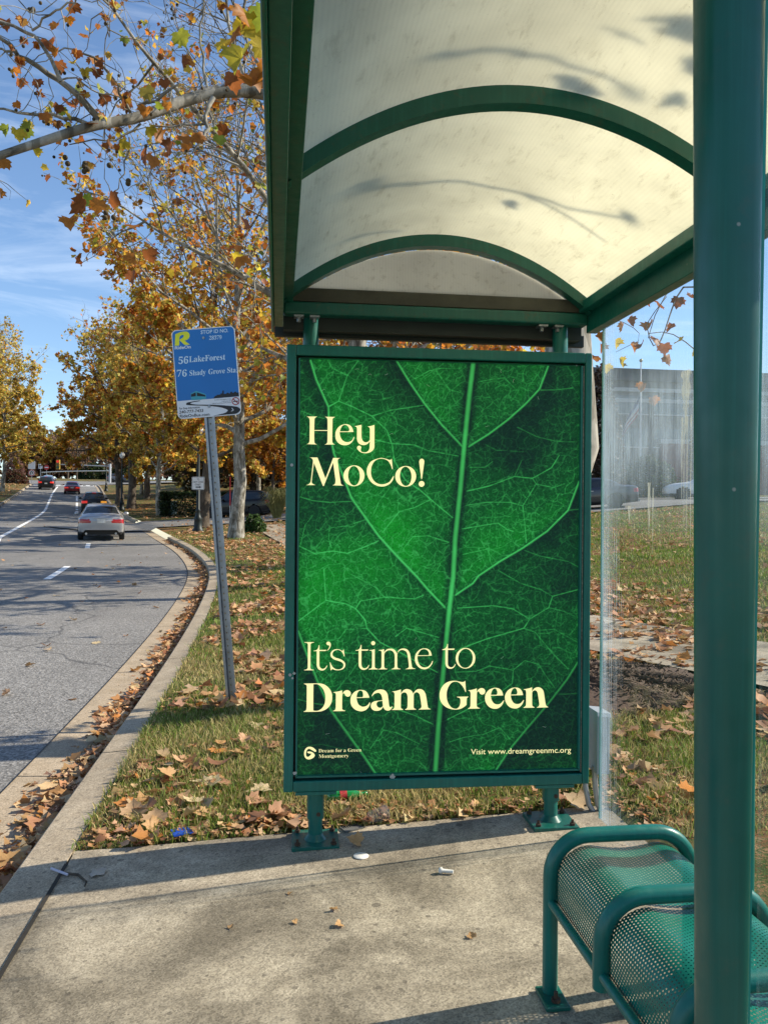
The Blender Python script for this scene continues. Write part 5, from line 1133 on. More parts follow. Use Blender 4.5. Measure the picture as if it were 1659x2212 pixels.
for q in list(prim):
    for k in range(max(4, len(q) // 2)):
        p = q[rng.integers(1, len(q))]; d = rng.normal(0, 1, 3); d[1] *= .5; d[2] -= .15; w_ = wander(rng, p, d, rng.uniform(.2, .55), 5, .35, 0.0); polys.append((w_, np.linspace(.0038, .0014, 6))); tips.append(w_[-1])
        if rng.random() < .7: w2 = wander(rng, w_[2], rng.normal(0, 1, 3), rng.uniform(.1, .3), 3, .3, 0); polys.append((w2, np.linspace(.0022, .001, 4))); tips.append(w2[-1])
# hanging twigs seen through the glass and right of the panel
gl = []
for P, a, b, r0, r1 in (([(1560, 560), (1530, 640), (1470, 600), (1440, 700), (1420, 780), (1380, 690), (1440, 640)], 6.6, 6.4, .009, .003), ([(1640, 480), (1500, 560), (1420, 640), (1400, 730)], 6.9, 6.5, .009, .003), ([(1590, 830), (1500, 760), (1450, 700), (1400, 720)], 6.6, 6.4, .007, .003), ([(1700, 300), (1600, 420), (1590, 600)], 6.8, 6.4, .012, .005), ([(1290, 600), (1310, 700), (1300, 760)], 6.3, 6.3, .005, .002), ([(1290, 690), (1340, 680), (1400, 730), (1330, 760)], 6.9, 6.7, .004, .002)):
    gl.append(br([A1(x, y, a + (b - a) * k / (len(P) - 1)) for k, (x, y) in enumerate(P)], r0, r1))
br([np.array([.1, .1, 4.6]), A1(1500, 250, 6.6), A1(1640, 470, 6.8)], .04, .012); br([np.array([.0, .1, 4.0]), A1(1600, 150, 6.8), A1(1710, 290, 6.8)], .04, .012)
def roof_hit(x, y):
    a, b = unproj(x, y); Yq = 1.1
    for k in range(500):
        Yq += .005; v, u = vu(a * Yq, Yq); 
        if CAMZ + b * Yq >= vault(min(max(v, .05), WID - .05)) + .03: break
    return np.array([a * Yq, Yq, CAMZ + b * Yq])
z4 = lambda p: ((700 + p[0] / 1.276) * K_, p[1] / 1.276 * K_)
SD = np.array(sund)
for P, up_, r in (([(120, 700), (230, 668), (380, 622), (540, 605), (700, 612), (850, 645), (1000, 690), (1200, 722)], 2.0, .011), ([(850, 645), (1000, 720), (1120, 800)], 2.0, .008), ([(520, 185), (700, 165), (920, 190), (1080, 240), (1200, 300)], 2.2, .012), ([(180, 830), (300, 790), (420, 770)], 2.0, .007)):
    Q = [roof_hit(*z4(p)) + SD * up_ - O1 for p in P]; br(Q, r, r * .6)
    if len(P) > 4: br([Q[-1], Q[-1] + SD * 2.0, Q[-1] + SD * 4.2], r, .03)  # unseen stems of the roof-shadow branches, added along the sun to cast no streak
roofl = [(roof_hit(*z4((x, y))) + SD * 1.5 - O1, s_) for x, y, s_ in ((785, 662, .075), (985, 266, .11), (1340, 300, .10), (1390, 215, .08), (1300, 60, .12), (1150, 95, .09), (1330, 90, .1))]
V, f = tubes_np([(resamp(p, 40) if len(p) > 30 else p, r if len(p) <= 30 else np.interp(np.linspace(0, 1, 40), np.linspace(0, 1, len(r)), r)) for p, r in polys], 8)
# big crown above and behind the camera's view, which shades the road
B, tp_ = grow(np.random.default_rng(70), 10.5, .02, 4.6, 3.6, n1=14, n2=4, n3=3, up=.3)
V2, f2 = tubes_np(B[1] + B[2] + B[3], 4)
np_obj('trunk', np.concatenate([V, V2]), [np.concatenate([f, f2 + len(V)])], BARK, t1, smooth=True)
big = []
LY, LO, LB, LG = (.62, .46, .04), (.46, .18, .03), (.30, .10, .028), (.30, .36, .04)
for (x, y, s, c) in ((280, 235, .115, LB), (340, 360, .11, LB), (385, 590, .13, LB), (300, 640, .13, LY), (355, 620, .09, LG), (385, 715, .10, LY), (30, 915, .12, LO), (455, 505, .09, LG), (445, 575, .10, LB), (545, 335, .12, LO), (590, 350, .09, LB), (635, 440, .12, LO), (555, 400, .09, LB), (740, 575, .16, LB), (600, 555, .12, LB), (840, 620, .10, LO), (835, 860, .16, LB), (900, 800, .15, LO), (880, 905, .12, LO), (985, 820, .13, LB), (725, 815, .09, LY), (840, 510, .12, (.32, .26, .05)), (905, 600, .08, LG), (860, 735, .11, LY), (470, 1150, .19, LB), (525, 1140, .11, LG), (570, 1160, .13, LO), (640, 1140, .13, LB), (100, 750, .12, LY), (150, 740, .11, LG), (160, 700, .10, LY), (35, 725, .10, LG), (205, 860, .08, LY), (215, 460, .09, LB), (35, 120, .10, LB), (100, 365, .08, LB), (420, 15, .11, LB), (1030, 190, .14, (.42, .42, .05)), (1195, 275, .13, LB), (945, 460, .09, LB), (1045, 330, .11, LB), (1100, 350, .10, LO), (1140, 770, .12, LO), (1310, 750, .13, LB), (1265, 785, .10, LG), (1060, 790, .12, LO), (1455, 130, .27, LY), (1500, 180, .22, (.50, .42, .05)), (1395, 290, .24, (.55, .48, .05)), (1300, 235, .16, LY), (1495, 400, .24, LO), (1480, 300, .20, LO), (1350, 190, .18, LO), (1395, 60, .18, LO), (1340, 430, .18, LB), (1470, 460, .2, LO), (1520, 60, .20, LG), (1510, 250, .16, LY), (1140, 1270, .13, LB), (1410, 1270, .13, LB), (770, 1460, .13, LO), (850, 1450, .13, LB), (760, 1570, .12, LB), (1380, 1480, .15, LO), (1345, 1470, .13, LY), (770, 1290, .13, LO), (400, 1260, .12, LO), (440, 1280, .10, LG), (0, 1090, .1, LO)):
    near = 4.6 if (x > 1280 and y < 480) else 5.6
    p = A1(x * .37498, y * .37498, near + rng.uniform(-.15, .15)); big.append((p, s * near / 6.1 * .92, c))
for (x, y, s, c) in ((1395, 640, .13, LB), (1420, 655, .13, LB), (1375, 635, .11, LO), (1440, 610, .11, LB), (1465, 645, .12, LB), (1490, 640, .11, LB), (1405, 700, .12, LO), (1415, 730, .12, LB), (1435, 745, .12, LB), (1455, 705, .12, LB), (1470, 735, .11, LY), (1440, 770, .12, LO), (1345, 700, .10, LO), (1360, 690, .1, LB), (1330, 735, .11, LY), (1365, 745, .11, LO), (1385, 745, .1, LB), (1500, 760, .11, LY), (1500, 700, .1, LO), (1290, 725, .10, LO), (1300, 700, .1, LY), (1298, 745, .1, LB), (1285, 770, .1, LO), (1310, 790, .1, LY), (1390, 830, .1, LO), (1410, 860, .1, LO), (1330, 650, .1, LY), (1340, 780, .1, LY), (1650, 50, .12, LB)):
    big.append((A1(x, y, rng.uniform(6.3, 6.8)), s * .85, c))
big += [(p, s_, LB) for p, s_ in roofl]; P = np.array([b[0] for b in big]); S = np.array([b[1] for b in big])
V, F2, c = leaves(P, S, rng, [(1, 1, 1, 1)], 'fine', droop=1.35, curl=.5); c = np.repeat(np.array([b[2] for b in big]) * rng.uniform(.8, 1.15, (len(big), 1)), len(FINE), 0)
tips = np.array(tips); ii = rng.choice(len(tips), 150); Va, Fa, ca = leaves(tips[ii], rng.uniform(.035, .075, len(ii)), rng, ORANGE, 'fine', droop=1.2, curl=.5)
ii = rng.choice(len(tp_), 350); Vb, Fb, cb_ = leaves(tp_[ii], rng.uniform(.10, .18, len(ii)), rng, ORANGE, 'fine', droop=1.0)
np_obj('crown', np.concatenate([V, Va, Vb]), [F2[0], Fa[0] + len(V), Fb[0] + len(V) + len(Va)], LEAF, t1, col=np.concatenate([c, ca, cb_]))
bp_ = tips[rng.choice(len(tips), 120)] - np.array([0, 0, .05]); ex = np.array([A1(x * .37498, y * .37498, 5.6) for x, y in ((172, 55), (190, 52), (375, 905), (390, 940), (490, 940), (485, 955), (505, 972), (485, 985), (610, 1225), (605, 1250), (655, 1250), (740, 1040), (738, 1055), (630, 950))])
V, f = ball_np(bp_, np.full(len(bp_), .012)); tag(np_obj('seed_balls', V, [f], SEEDB, t1, smooth=True), kind='stuff')
for e_ in ex: V, f = ball_np(np.zeros((1, 3)), .019, 12, 8); np_obj('seed_ball', V, [f], SEEDB, t1, smooth=True).location = e_
make_tree('plane_tree', 'orange plane tree behind the panel, seen only in the gap under the shelter roof', 'tree', 1.4, 20, 11, .2, 2.6, 3.7, 23, ORANGE, 6500, .15, None, seedsp=dict(n1=34, n2=9, n3=5))
RW = 'plane trees lining the right side of the road'
make_tree('plane_tree', 'orange leaved plane tree behind the panel, its limbs spreading left over the bus stop sign', 'tree', -.7, 14.6, 14.5, .22, 2.9, 6.4, 11, ORANGE, 3900, .125, None, balls=1500, fall=.42, seedsp=dict(n1=44, n2=11, n3=8, up=.45, tw=.7))
make_tree('plane_tree', 'plane tree with pale mottled trunk standing right of the leaning sign post', 'tree', -5.75, 31, 17.5, .27, 3.3, 7.6, 12, OLIVE[:2] + ORANGE[:5], 19000, .165, RW, balls=700, fall=.5, seedsp=dict(n1=44, n2=10, n3=5, up=.4))
make_tree('plane_tree', 'plane tree with a dark trunk right behind the lamp post with the white sign', 'tree', -9.1, 40, 15.5, .30, 3.2, 7.0, 13, OLIVE[:4] + ORANGE[:4], 20000, .19, RW, DARKBARK, seedsp=dict(n1=42, n2=10, n3=5))
pt = make_tree('plane_tree', 'slim pale trunked plane tree left of the clipped hedge', 'tree', -15.7, 56, 14.5, .19, 2.6, 6.8, 14, OLIVE, 19000, .23, RW, seedsp=dict(n1=42, n2=9, n3=5))
pg = make_tree('plane_tree', 'broad olive gold plane tree with thick dark trunk, middle of the right hand row', 'tree', -21.5, 68, 16.5, .36, 3.0, 7.2, 15, OLIVE[:5] + ORANGE[:3], 20000, .26, RW, DARKBARK, seedsp=dict(n1=42, n2=9, n3=5))
def again(src, x, y, sc, rz, label, group=RW):
    c = copy_tree(src); c.location = (x, y, Hf(x, y)); c.rotation_euler = (0, 0, rz); c.scale = (sc, sc, sc); c['label'] = label
    if group: c['group'] = group
    elif 'group' in c: del c['group']
    return c
again(pg, -24.2, 73, .98, 2.0, 'dark trunked plane tree next up the row from the broad olive gold tree')
again(pg, -25.2, 85, .95, 4.1, 'plane tree behind the second lamp post of the right hand row')
again(pt, -28.6, 94, 1.05, 1.1, 'last plane tree of the right hand row, near the junction')
WD = 'trees in the grove beyond the side street'
again(pg, -3.5, 64, .95, .7, 'olive gold tree beyond the black car on the side street', WD); again(pt, -11.5, 72, 1.1, 2.7, 'olive tree behind the clipped hedge', WD); again(pg, -15, 92, 1.1, 5.2, 'far olive tree in the grove behind the right hand row', WD); again(pt, 4.5, 55, 1.0, 3.9, 'tree hidden mostly by the poster panel, its crown above the panel', WD)
LWD = 'plane trees lining the left side of the road'
pl_t = make_tree('plane_tree', 'golden plane tree at the left edge of the picture beside the far kerb', 'tree', -44.5, 93, 19.5, .22, 2.8, 6.4, 16, OLIVE, 17000, .27, LWD, seedsp=dict(n1=46, n2=9, n3=5))
again(pl_t, -53, 108, .95, 2.2, 'golden plane tree with twin pale trunks further up the left kerb', LWD); again(pl_t, -41.5, 80, .9, 4.0, 'nearest plane tree of the left row, mostly outside the frame', LWD); again(pl_t, -61, 121, .95, 1.3, 'plane tree of the left row just before the junction', LWD)
make_tree('maple_tree', 'low spreading orange maple above the black car on the side street', 'tree', -8.2, 58, 7.2, .16, 1.8, 3.4, 18, [(.48, .20, .02, 3), (.42, .15, .02, 3), (.52, .27, .03, 2)], 5200, .21, None, DARKBARK, seedsp=dict(n1=26, n2=8, n3=5))
make_tree('bare_tree', 'bare purple grey tree in the middle beyond the junction', 'tree', -77, 200, 12, .22, 2.4, 5.5, 19, PURPLE, 500, .3, None, DARKBARK, seedsp=dict(n1=34, n2=10, n3=6, tw=1.0))
make_tree('maple_tree', 'bright yellow orange tree rising above the far wood', 'tree', -92, 232, 17, .3, 6, 4.0, 20, [(.62, .36, .02, 3), (.55, .27, .02, 2), (.6, .45, .04, 1)], 3500, .5, None, DARKBARK, seedsp=dict(n1=26, n2=8, n3=5))
make_tree('maple_tree', 'dull yellow tree left of the bright orange tree in the far wood', 'tree', -101, 236, 15.5, .3, 5, 4.5, 21, [(.40, .30, .05, 3), (.30, .22, .04, 2)], 3500, .5, None, DARKBARK, seedsp=dict(n1=26, n2=8, n3=5))
# far wood on the hill, and the shaded grove behind the right hand row: masses nobody could count
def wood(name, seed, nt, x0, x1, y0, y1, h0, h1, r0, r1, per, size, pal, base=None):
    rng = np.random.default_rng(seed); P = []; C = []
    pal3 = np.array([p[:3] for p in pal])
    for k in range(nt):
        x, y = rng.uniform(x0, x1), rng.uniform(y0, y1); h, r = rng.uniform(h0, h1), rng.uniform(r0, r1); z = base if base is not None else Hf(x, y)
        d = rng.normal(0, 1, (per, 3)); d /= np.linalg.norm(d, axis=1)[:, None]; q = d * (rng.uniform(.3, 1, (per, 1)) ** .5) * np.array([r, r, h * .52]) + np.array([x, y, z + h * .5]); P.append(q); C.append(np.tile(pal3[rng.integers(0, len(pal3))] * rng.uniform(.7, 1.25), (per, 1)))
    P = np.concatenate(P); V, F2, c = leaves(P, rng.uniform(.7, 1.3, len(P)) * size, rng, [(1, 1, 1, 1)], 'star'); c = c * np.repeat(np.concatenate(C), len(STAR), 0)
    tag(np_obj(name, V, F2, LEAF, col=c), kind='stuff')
wood('far_wood', 33, 150, -230, 60, 215, 280, 11, 17, 4, 6.5, 260, 1.25, PURPLE + [(.10, .10, .04, 1), (.20, .13, .05, 1), (.14, .09, .06, 1)])
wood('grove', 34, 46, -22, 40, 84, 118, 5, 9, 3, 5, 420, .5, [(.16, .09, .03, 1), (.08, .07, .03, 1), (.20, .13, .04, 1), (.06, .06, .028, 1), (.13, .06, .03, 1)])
# evergreen shrubs
def shrub(name, label, cat, x, y, rx, ry, h, pal, n, size, seed, group=None, z=None, box=False):
    rng = np.random.default_rng(seed); zz = Hf(x, y) if z is None else z; root = thing(name, label, cat, (x, y, zz), 0, group)
    d = rng.normal(0, 1, (n, 3)); d /= np.linalg.norm(d, axis=1)[:, None]; d[:, 2] = np.abs(d[:, 2]); r = rng.uniform(.55, 1, n) ** .4 * (1 + .28 * (vnoise(d[:, 0] * 3 + 9, d[:, 1] * 3 + d[:, 2] * 3, seed) - .5))
    if box: P = rng.uniform(-1, 1, (n, 3)); k = rng.integers(0, 3, n); s = np.sign(P[np.arange(n), k]); s[k == 2] = 1; P[np.arange(n), k] = s * rng.uniform(.9, 1.02, n); P[:, 2] = np.where(k == 2, P[:, 2], (P[:, 2] + 1) / 2); P = P * np.array([rx, ry, h])
    else: P = d * r[:, None] * np.array([rx, ry, h])
    V, F2, c = leaves(P, rng.uniform(.7, 1.3, n) * size, rng, pal, 'star'); np_obj('foliage', V, F2, LEAF, root, col=c)
    st = [(np.array([(0, 0, 0), P[k] * .4 + np.array([0, 0, .1]), P[k] * .9]), np.array([.03, .02, .008])) for k in rng.choice(n, 30)]
    V, f = tubes_np(st, 5); np_obj('stems', V, [f], DARKBARK, root); return root
EVG = [(.03, .05, .018, 4), (.045, .07, .022, 3), (.06, .08, .03, 1)]
shrub('hedge', 'dark clipped evergreen hedge beside the side street', 'hedge', -11.9, 55, 3.3, .9, 1.6, EVG, 9000, .11, 41, box=True)
shrub('shrub', 'small bright green shrub in front of the black car', 'shrub', -5.6, 34.5, .48, .48, .85, [(.06, .12, .03, 3), (.10, .17, .05, 2), (.04, .07, .02, 2)], 1500, .09, 42)
shrub('evergreen_bush', 'dark green bush at the foot of the bare tree beyond the junction', 'bush', -75, 206, 4, 3, 4.2, EVG + [(.10, .10, .03, 1)], 1800, .5, 43); shrub('evergreen_bush', 'green bush right of the bare tree beyond the junction', 'bush', -67, 206, 4, 3, 3.6, EVG + [(.12, .12, .03, 1)], 1800, .5, 44)
shrub('berry_bush', 'rusty red bush beside the twin trunks on the left verge', 'bush', -56, 121, 2.0, 1.5, 2.0, [(.16, .06, .04, 3), (.12, .08, .04, 2), (.10, .10, .04, 1)], 2200, .2, 45); shrub('pink_bush', 'pinkish bare bush beyond the stop line', 'bush', -88, 190, 2.6, 2, 4.6, [(.26, .13, .10, 3), (.20, .12, .09, 2)], 1200, .35, 46)
shrub('thicket', 'dark brown twiggy thicket right behind the plane tree trunk', 'thicket', 12.3, 46, 1.7, 1.5, 7.0, [(.09, .06, .05, 2)] + [(.05, .035, .028, 4), (.035, .03, .02, 3)], 6000, .17, 47); shrub('shrub', 'dark shrub at the foot of the flagpole', 'shrub', 17.5, 53, 2.2, 1.2, 2.8, EVG, 2500, .16, 48); shrub('evergreen_bush', 'tall grey green tree in front of the building, behind the dirty glass', 'tree', 23.5, 56, 2.0, 2.0, 10.2, [(.07, .085, .05, 3), (.05, .06, .04, 2), (.10, .11, .06, 1)], 6000, .2, 49)
# ornamental grass clump
rng = np.random.default_rng(51); og = thing('ornamental_grass', 'tall arching ornamental grass clump behind the black car', 'grass clump', (-6.3, 47, Hf(-6.3, 47))); ps_ = []
for k in range(420):
    a = rng.uniform(0, 2 * PI); L = rng.uniform(1.0, 2.0); r = rng.uniform(.2, 1.0); ps_.append((np.array([(math.cos(a) * .2 * r, math.sin(a) * .2 * r, 0), (math.cos(a) * .45 * r, math.sin(a) * .45 * r, L * .6), (math.cos(a) * .8 * r, math.sin(a) * .8 * r, L * .95), (math.cos(a) * 1.15 * r, math.sin(a) * 1.15 * r, L * .8)]), np.array([.012, .011, .008, .003])))
V, f = tubes_np(ps_, 3); np_obj('blades', V, [f], plain('straw green blades', (.20, .19, .06), .8, var=.4), og)

# ------------------------------------------------------------------ building, flagpole, lamps, signs beyond
bx0, by0 = 16.5, 74.0; bz0 = Hf(20, 74) - .3
bd = thing('office_building', 'long flat roofed grey brick building beyond the parked cars, seen through the dirty glass', 'building', (bx0, by0, bz0), math.radians(8))
HB = 15.0 - bz0
BRK = plain('grey brown brick', (.095, .088, .082), .85, var=.25, scale=2.5); BRED = plain('reddish brick', (.20, .10, .085), .85, var=.25, scale=3); WIN = plain('dark window band', (.03, .04, .05), .12, coat=.5); BAND = plain('pale concrete band', (.42, .42, .42), .8)
MB().box(0, 34, 0, 14, 0, HB).build('wall', BRK, bd); MB().box(-.15, 34.15, -.15, 14.15, HB - 1.1, HB + .05).build('parapet', plain('dark roof fascia', (.10, .10, .105), .7), bd)
for z in (HB - 2.1, HB - 3.1): MB().box(-.08, 34.08, -.09, 14.0, z, z + .35).build('facade_band', BAND, bd)
for z in (1.3, 4.9, 8.0):
    for k in range(8): 
        w_ = MB().box(.8 + k * 4.1, 4.2 + k * 4.1, -.03, .05, z, z + 1.7).build('window', WIN, bd)
        MB().box(.7 + k * 4.1, 4.3 + k * 4.1, -.07, .02, z - .12, z - .005).build('sill', BAND, w_)
MB().box(9.5, 22, -.6, -.003, 0, 5.2).build('entrance_block', BRED, bd); MB().box(9.3, 22.2, -.7, .1, 5.2, 5.6).build('entrance_roof', BAND, bd)
fp = at(1376, 1060, 54); fz = Hf(fp.x, 54); ft = at(1388, 782, 54).z
fl = thing('flagpole', 'tall white flagpole with a limp flag in front of the grey building', 'flagpole', (fp.x + .2, 54, fz))
MB().tube([(0, 0, 0), (0, 0, (ft - fz) * .5), (0, 0, ft - fz)], [.075, .06, .04], 12).build('pole', plain('white pole paint', (.7, .7, .7), .4), fl)
MB().lathe([(0, ft - fz), (.09, ft - fz + .03), (.12, ft - fz + .12), (.09, ft - fz + .21), (0, ft - fz + .24)], sides=14).build('finial', plain('gilt ball', (.5, .45, .3), .3, .5), fl)
FW = plain('flag white', (.55, .55, .56), .8); FR = plain('flag red', (.32, .04, .05), .8); FB = plain('flag blue', (.03, .05, .14), .8)
for k in range(7):
    mbf = MB(); n = 12; P = []
    for i in range(n + 1):
        t = i / n; xx = -.06 - 1.5 * t + .05 * math.sin(9 * t); zz = ft - fz - 2.3 - 3.0 * t ** 1.15
        P += [(xx - .02 * k, .10 * math.sin(7 * t + k), zz - k * .20 * (1 - .55 * t)), (xx - .02 * (k + 1), .10 * math.sin(7 * t + k + 1), zz - (k + 1) * .20 * (1 - .55 * t))]
    mbf.add(P, [(2 * i, 2 * i + 1, 2 * i + 3, 2 * i + 2) for i in range(n)], True).build('flag_stripe', (FR if k % 2 == 0 else FW) if k > 2 else (FB if k < 2 else FW), fl)
LAMPM = plain('dark green lamp iron', (.014, .020, .018), .5, .3); GLOBE = plain('frosted globe', (.75, .75, .72), .3)
def lamp(label, px, pyb, Y, hgt=4.3):
    X = (px - CX) / F * Y; o = thing('street_lamp', label, 'street lamp', (X, Y, Hf(X, Y)), 0, 'street lamps along the right verge')
    MB().lathe([(.26, 0), (.26, .12), (.20, .20), (.17, .55), (.20, .62), (.13, .72), (.10, .95), (.125, 1.0), (.075, 1.06), (.06, hgt)], sides=12).build('pole', LAMPM, o)
    MB().lathe([(.07, hgt), (.14, hgt + .05), (.21, hgt + .22), (.20, hgt + .40), (.12, hgt + .55), (.0, hgt + .60)], sides=16).build('globe', GLOBE, o); return o
lp = lamp('dark lamp post at the street corner carrying a white street name sign', 428, 1150, 36)
lamp('dark lamp post among the thick trunks of the right hand row', 263, 1090, 66); lamp('dark lamp post near the junction, furthest up the right kerb', 229, 1049, 101)
X = (428 - CX) / F * 36; sgn = thing('street_sign', 'small white street name sign with a black arrow on the corner lamp post', 'street sign', (X, 35.9, 0))
gp = lambda x, y: (lambda q: (q.x - X, q.z))(at((350 + x / 4.1475) * K_, (1150 + y / 4.1475) * K_, 35.9))
a, b = gp(620, 520), gp(757, 380); fsg = MB().prism(rr(a[0], b[0], a[1], b[1], .04), -.008, 0).build('sign_plate', SW, sgn)
A_ = lambda cs: art('arrow', cs, gp, -.0095, SK, fsg)
ring_ = [rr(a[0] + .012, b[0] - .012, a[1] + .012, b[1] - .012, .035), rr(a[0] + .026, b[0] - .026, a[1] + .026, b[1] - .026, .028)]
V, Fc = fill(ring_); MB().add([(p, -.0095, q) for p, q in V], [tuple(t) for t in Fc]).build('border', SK, fsg)
for s, p, q in (('TO', (676, 417), (702, 417)), ('CHEVY CHASE', (630, 446), (744, 444)), ('STREET', (655, 474), (718, 473))): lettering(s, p, q, 19, gp, -.0095, SK, fsg, bold=.01)
A_([[(663, 485), (702, 485), (702, 479), (725, 491), (702, 503), (702, 497), (663, 497)]])
def post_sign(name, label, x0, x1, y0, y1, Y, kind, cat='road sign'):
    cx = (x0 + x1) / 2; X = (cx - CX) / F * Y; zb = Hf(X, Y); o = thing(name, label, cat, (X, Y, zb)); top = at(cx, y0, Y).z - zb; bot = at(cx, y1, Y).z - zb; hw = (x1 - x0) / 2 / F * Y
    MB().tube([(0, .05, -.2), (0, .05, top - .05)], .04, 8).build('post', STEEL, o)
    if kind == 'rect': MB().prism(rr(-hw, hw, bot, top, .06), -.01, .01).build('sign_plate', SW, o)
    if kind == 'lane':
        p = MB().prism(rr(-hw, hw, bot, top, .06), -.01, .01).build('sign_plate', SW, o); mz = (top + bot) / 2; h = (top - bot) / 2
        for sx in (-.42, .38): MB().prism([(hw * sx - .07, mz - h * .7), (hw * sx + .07, mz - h * .7), (hw * sx + .07, mz + .1 * h), (hw * sx + .22, mz + .1 * h), (hw * sx, mz + .75 * h), (hw * sx - .22, mz + .1 * h), (hw * sx - .07, mz + .1 * h)], -.014, -.0105).build('arrow', SK, p)
    if kind in ('stop', 'uturn'):
        c_ = (top + bot) / 2; r = (top - bot) / 2; p = MB().lathe([(r, -.01), (r, .01)], (0, 0, c_), axis='y', sides=20, smooth=False).build('sign_plate', SR_ if kind == 'stop' else SW, o)
        if kind == 'stop': MB().box(-r * .72, r * .72, -.016, -.0105, c_ - r * .16, c_ + r * .16).build('white_bar', SW, p)
        else:
            V, Fc = fill([ell(0, c_, r * .97, r * .97), ell(0, c_, r * .74, r * .74)]); MB().add([(q[0], -.0125, q[1]) for q in V], [tuple(t) for t in Fc]).build('red_ring', SR_, p)
            MB().tube([(-r * .3, -.014, c_ - r * .5), (-r * .3, -.014, c_ + r * .2), (0, -.014, c_ + r * .45), (r * .3, -.014, c_ + r * .2), (r * .3, -.014, c_ - r * .2)], r * .11, 6).build('arrow', SK, p)
    return o
post_sign('road_sign', 'large pale rectangular road sign on the left verge', 60, 75, 996, 1013, 121, 'rect'); post_sign('road_sign', 'round no turn sign with a red ring below the large pale sign', 61, 74, 1014, 1029, 120, 'uturn'); post_sign('lane_sign', 'small white lane sign with two black arrows beyond the left verge', 82.5, 90.5, 1002, 1012, 160, 'lane'); post_sign('no_entry_sign', 'red round no entry sign with a white bar beyond the junction', 95, 104.5, 1004, 1015, 162, 'stop')
rs_ = thing('banner_sign', 'narrow red sign seen almost edge on beside the pale tree trunk', 'sign', (at(497, 1051, 47).x, 47, Hf(-9, 47))); MB().box(-.03, .03, 0, .02, .9, 2.6).build('sign_plate', SR_, rs_); MB().tube([(0, .04, 0), (0, .04, 2.6)], .02, 8).build('post', STEEL, rs_)
ub_ = thing('utility_box', 'pale green utility box at the end of the clipped hedge', 'utility box', (at(370, 1075, 57).x, 57, Hf(-15, 57))); MB().box(-.3, .3, 0, .5, 0, .95).build('cabinet', plain('pale green cabinet', (.20, .26, .22), .6), ub_, bevel=.02); MB().box(-.33, .33, -.03, .53, .95, 1.0).build('lid', GREY, ub_)
Ym = 142; tl = thing('traffic_signal', 'traffic signal showing red on a long pale mast arm over the junction', 'traffic signal', (0, Ym, 0)); pa, pb = at(128, 1003, Ym), at(238, 1007, Ym); gz_ = Hf(pb.x, Ym)
MB().tube([(pa.x, 0, pa.z), (pb.x, 0, pb.z)], [.07, .10], 10).build('mast_arm', plain('pale mast', (.42, .43, .44), .5, .3), tl); MB().tube([(pb.x, 0, gz_), (pb.x, 0, pb.z + .4)], .2, 10).build('pole', plain('pale pole', (.5, .5, .5), .4, .3), tl)
q = at(125.5, 1002, Ym); hd = MB().box(q.x - .30, q.x + .30, -.2, .2, q.z - .95, q.z + .75).build('signal_head', plain('signal yellow', (.35, .22, .02), .6), tl)
for k, m in enumerate((BRAKE, plain('unlit amber', (.12, .06, .01), .4), plain('unlit green', (.01, .06, .03), .4))): MB().lathe([(.24, -.24), (.24, -.19)], (q.x, 0, q.z + .42 - k * .52), axis='y', sides=16, smooth=False).build('signal_lamp', m, hd)
gr = thing('guard_rail', 'pale steel guard rail along the far side of the junction', 'guard rail', (0, 0, 0)); pts = [at(x, y, 186) for x, y in ((90, 1020.5), (130, 1018.5), (180, 1017.5), (240, 1017))]
MB().tube([(p.x, p.y, p.z) for p in pts], .13, 6).build('rail', plain('rail steel', (.6, .6, .58), .5, .2), gr)
for k in range(9): p = pts[0].lerp(pts[-1], k / 8); MB().box(p.x - .08, p.x + .08, p.y - .05, p.y + .05, p.z - .8, p.z - .1).build('rail_post', DARKBARK, gr)
ribbon([(-85, 166), (-60, 165), (-20, 165)], .8, .16, 'far_kerb', KERB, n=30); ribbon([(-85, 180), (-60, 179), (-20, 179)], .6, .15, 'far_kerb', KERB, n=30)

# ------------------------------------------------------------------ mulch, grass, fallen leaves
rng = np.random.default_rng(101); mc = (1.42, 6.05)
MV = [(mc[0], mc[1], float(zl(np.array([mc[0]]), np.array([mc[1]]))[0]) + .12)]; MF = []
for j in range(1, 7):
    for k in range(40):
        a = 2 * PI * k / 40; r = .92 * j / 6 * (1 + .12 * math.sin(3 * a) + .05 * math.sin(7 * a)); x, y = mc[0] + r * math.cos(a) * 1.15, mc[1] + r * math.sin(a) * .95
        MV.append((x, y, float(zl(np.array([x]), np.array([y]))[0]) + .11 * (1 - (j / 6) ** 2) + (.01 if j < 6 else -.03)))
for k in range(40):
    MF.append((0, 1 + k, 1 + (k + 1) % 40))
    for j in range(5): a = 1 + j * 40; MF.append((a + k, a + 40 + k, a + 40 + (k + 1) % 40, a + (k + 1) % 40))
mo = MB(); mo.v = MV; mo.f = MF; mo.sm = [True] * len(MF); tag(mo.build('mulch_bed', MULCH), kind='structure')
n = 3800; a = rng.uniform(0, 2 * PI, n); r = .92 * np.sqrt(rng.uniform(0, 1, n)); X = mc[0] + r * np.cos(a) * 1.15; Y = mc[1] + r * np.sin(a) * .95; Z = zl(X, Y) + .11 * (1 - (r / .92) ** 2) + .018
d = np.stack([np.cos(a * 7), np.sin(a * 7), rng.normal(0, .25, n)], -1) * rng.uniform(.015, .05, n)[:, None]; c0 = np.stack([X, Y, Z], -1)
V, f = tubes_np([(np.array([p - q, p + q]), np.array([.005, .004])) for p, q in zip(c0, d)], 3); tag(np_obj('mulch_chips', V, [f], plain('wood chips', (.11, .075, .05), .95, var=.7, scale=30)), kind='stuff')
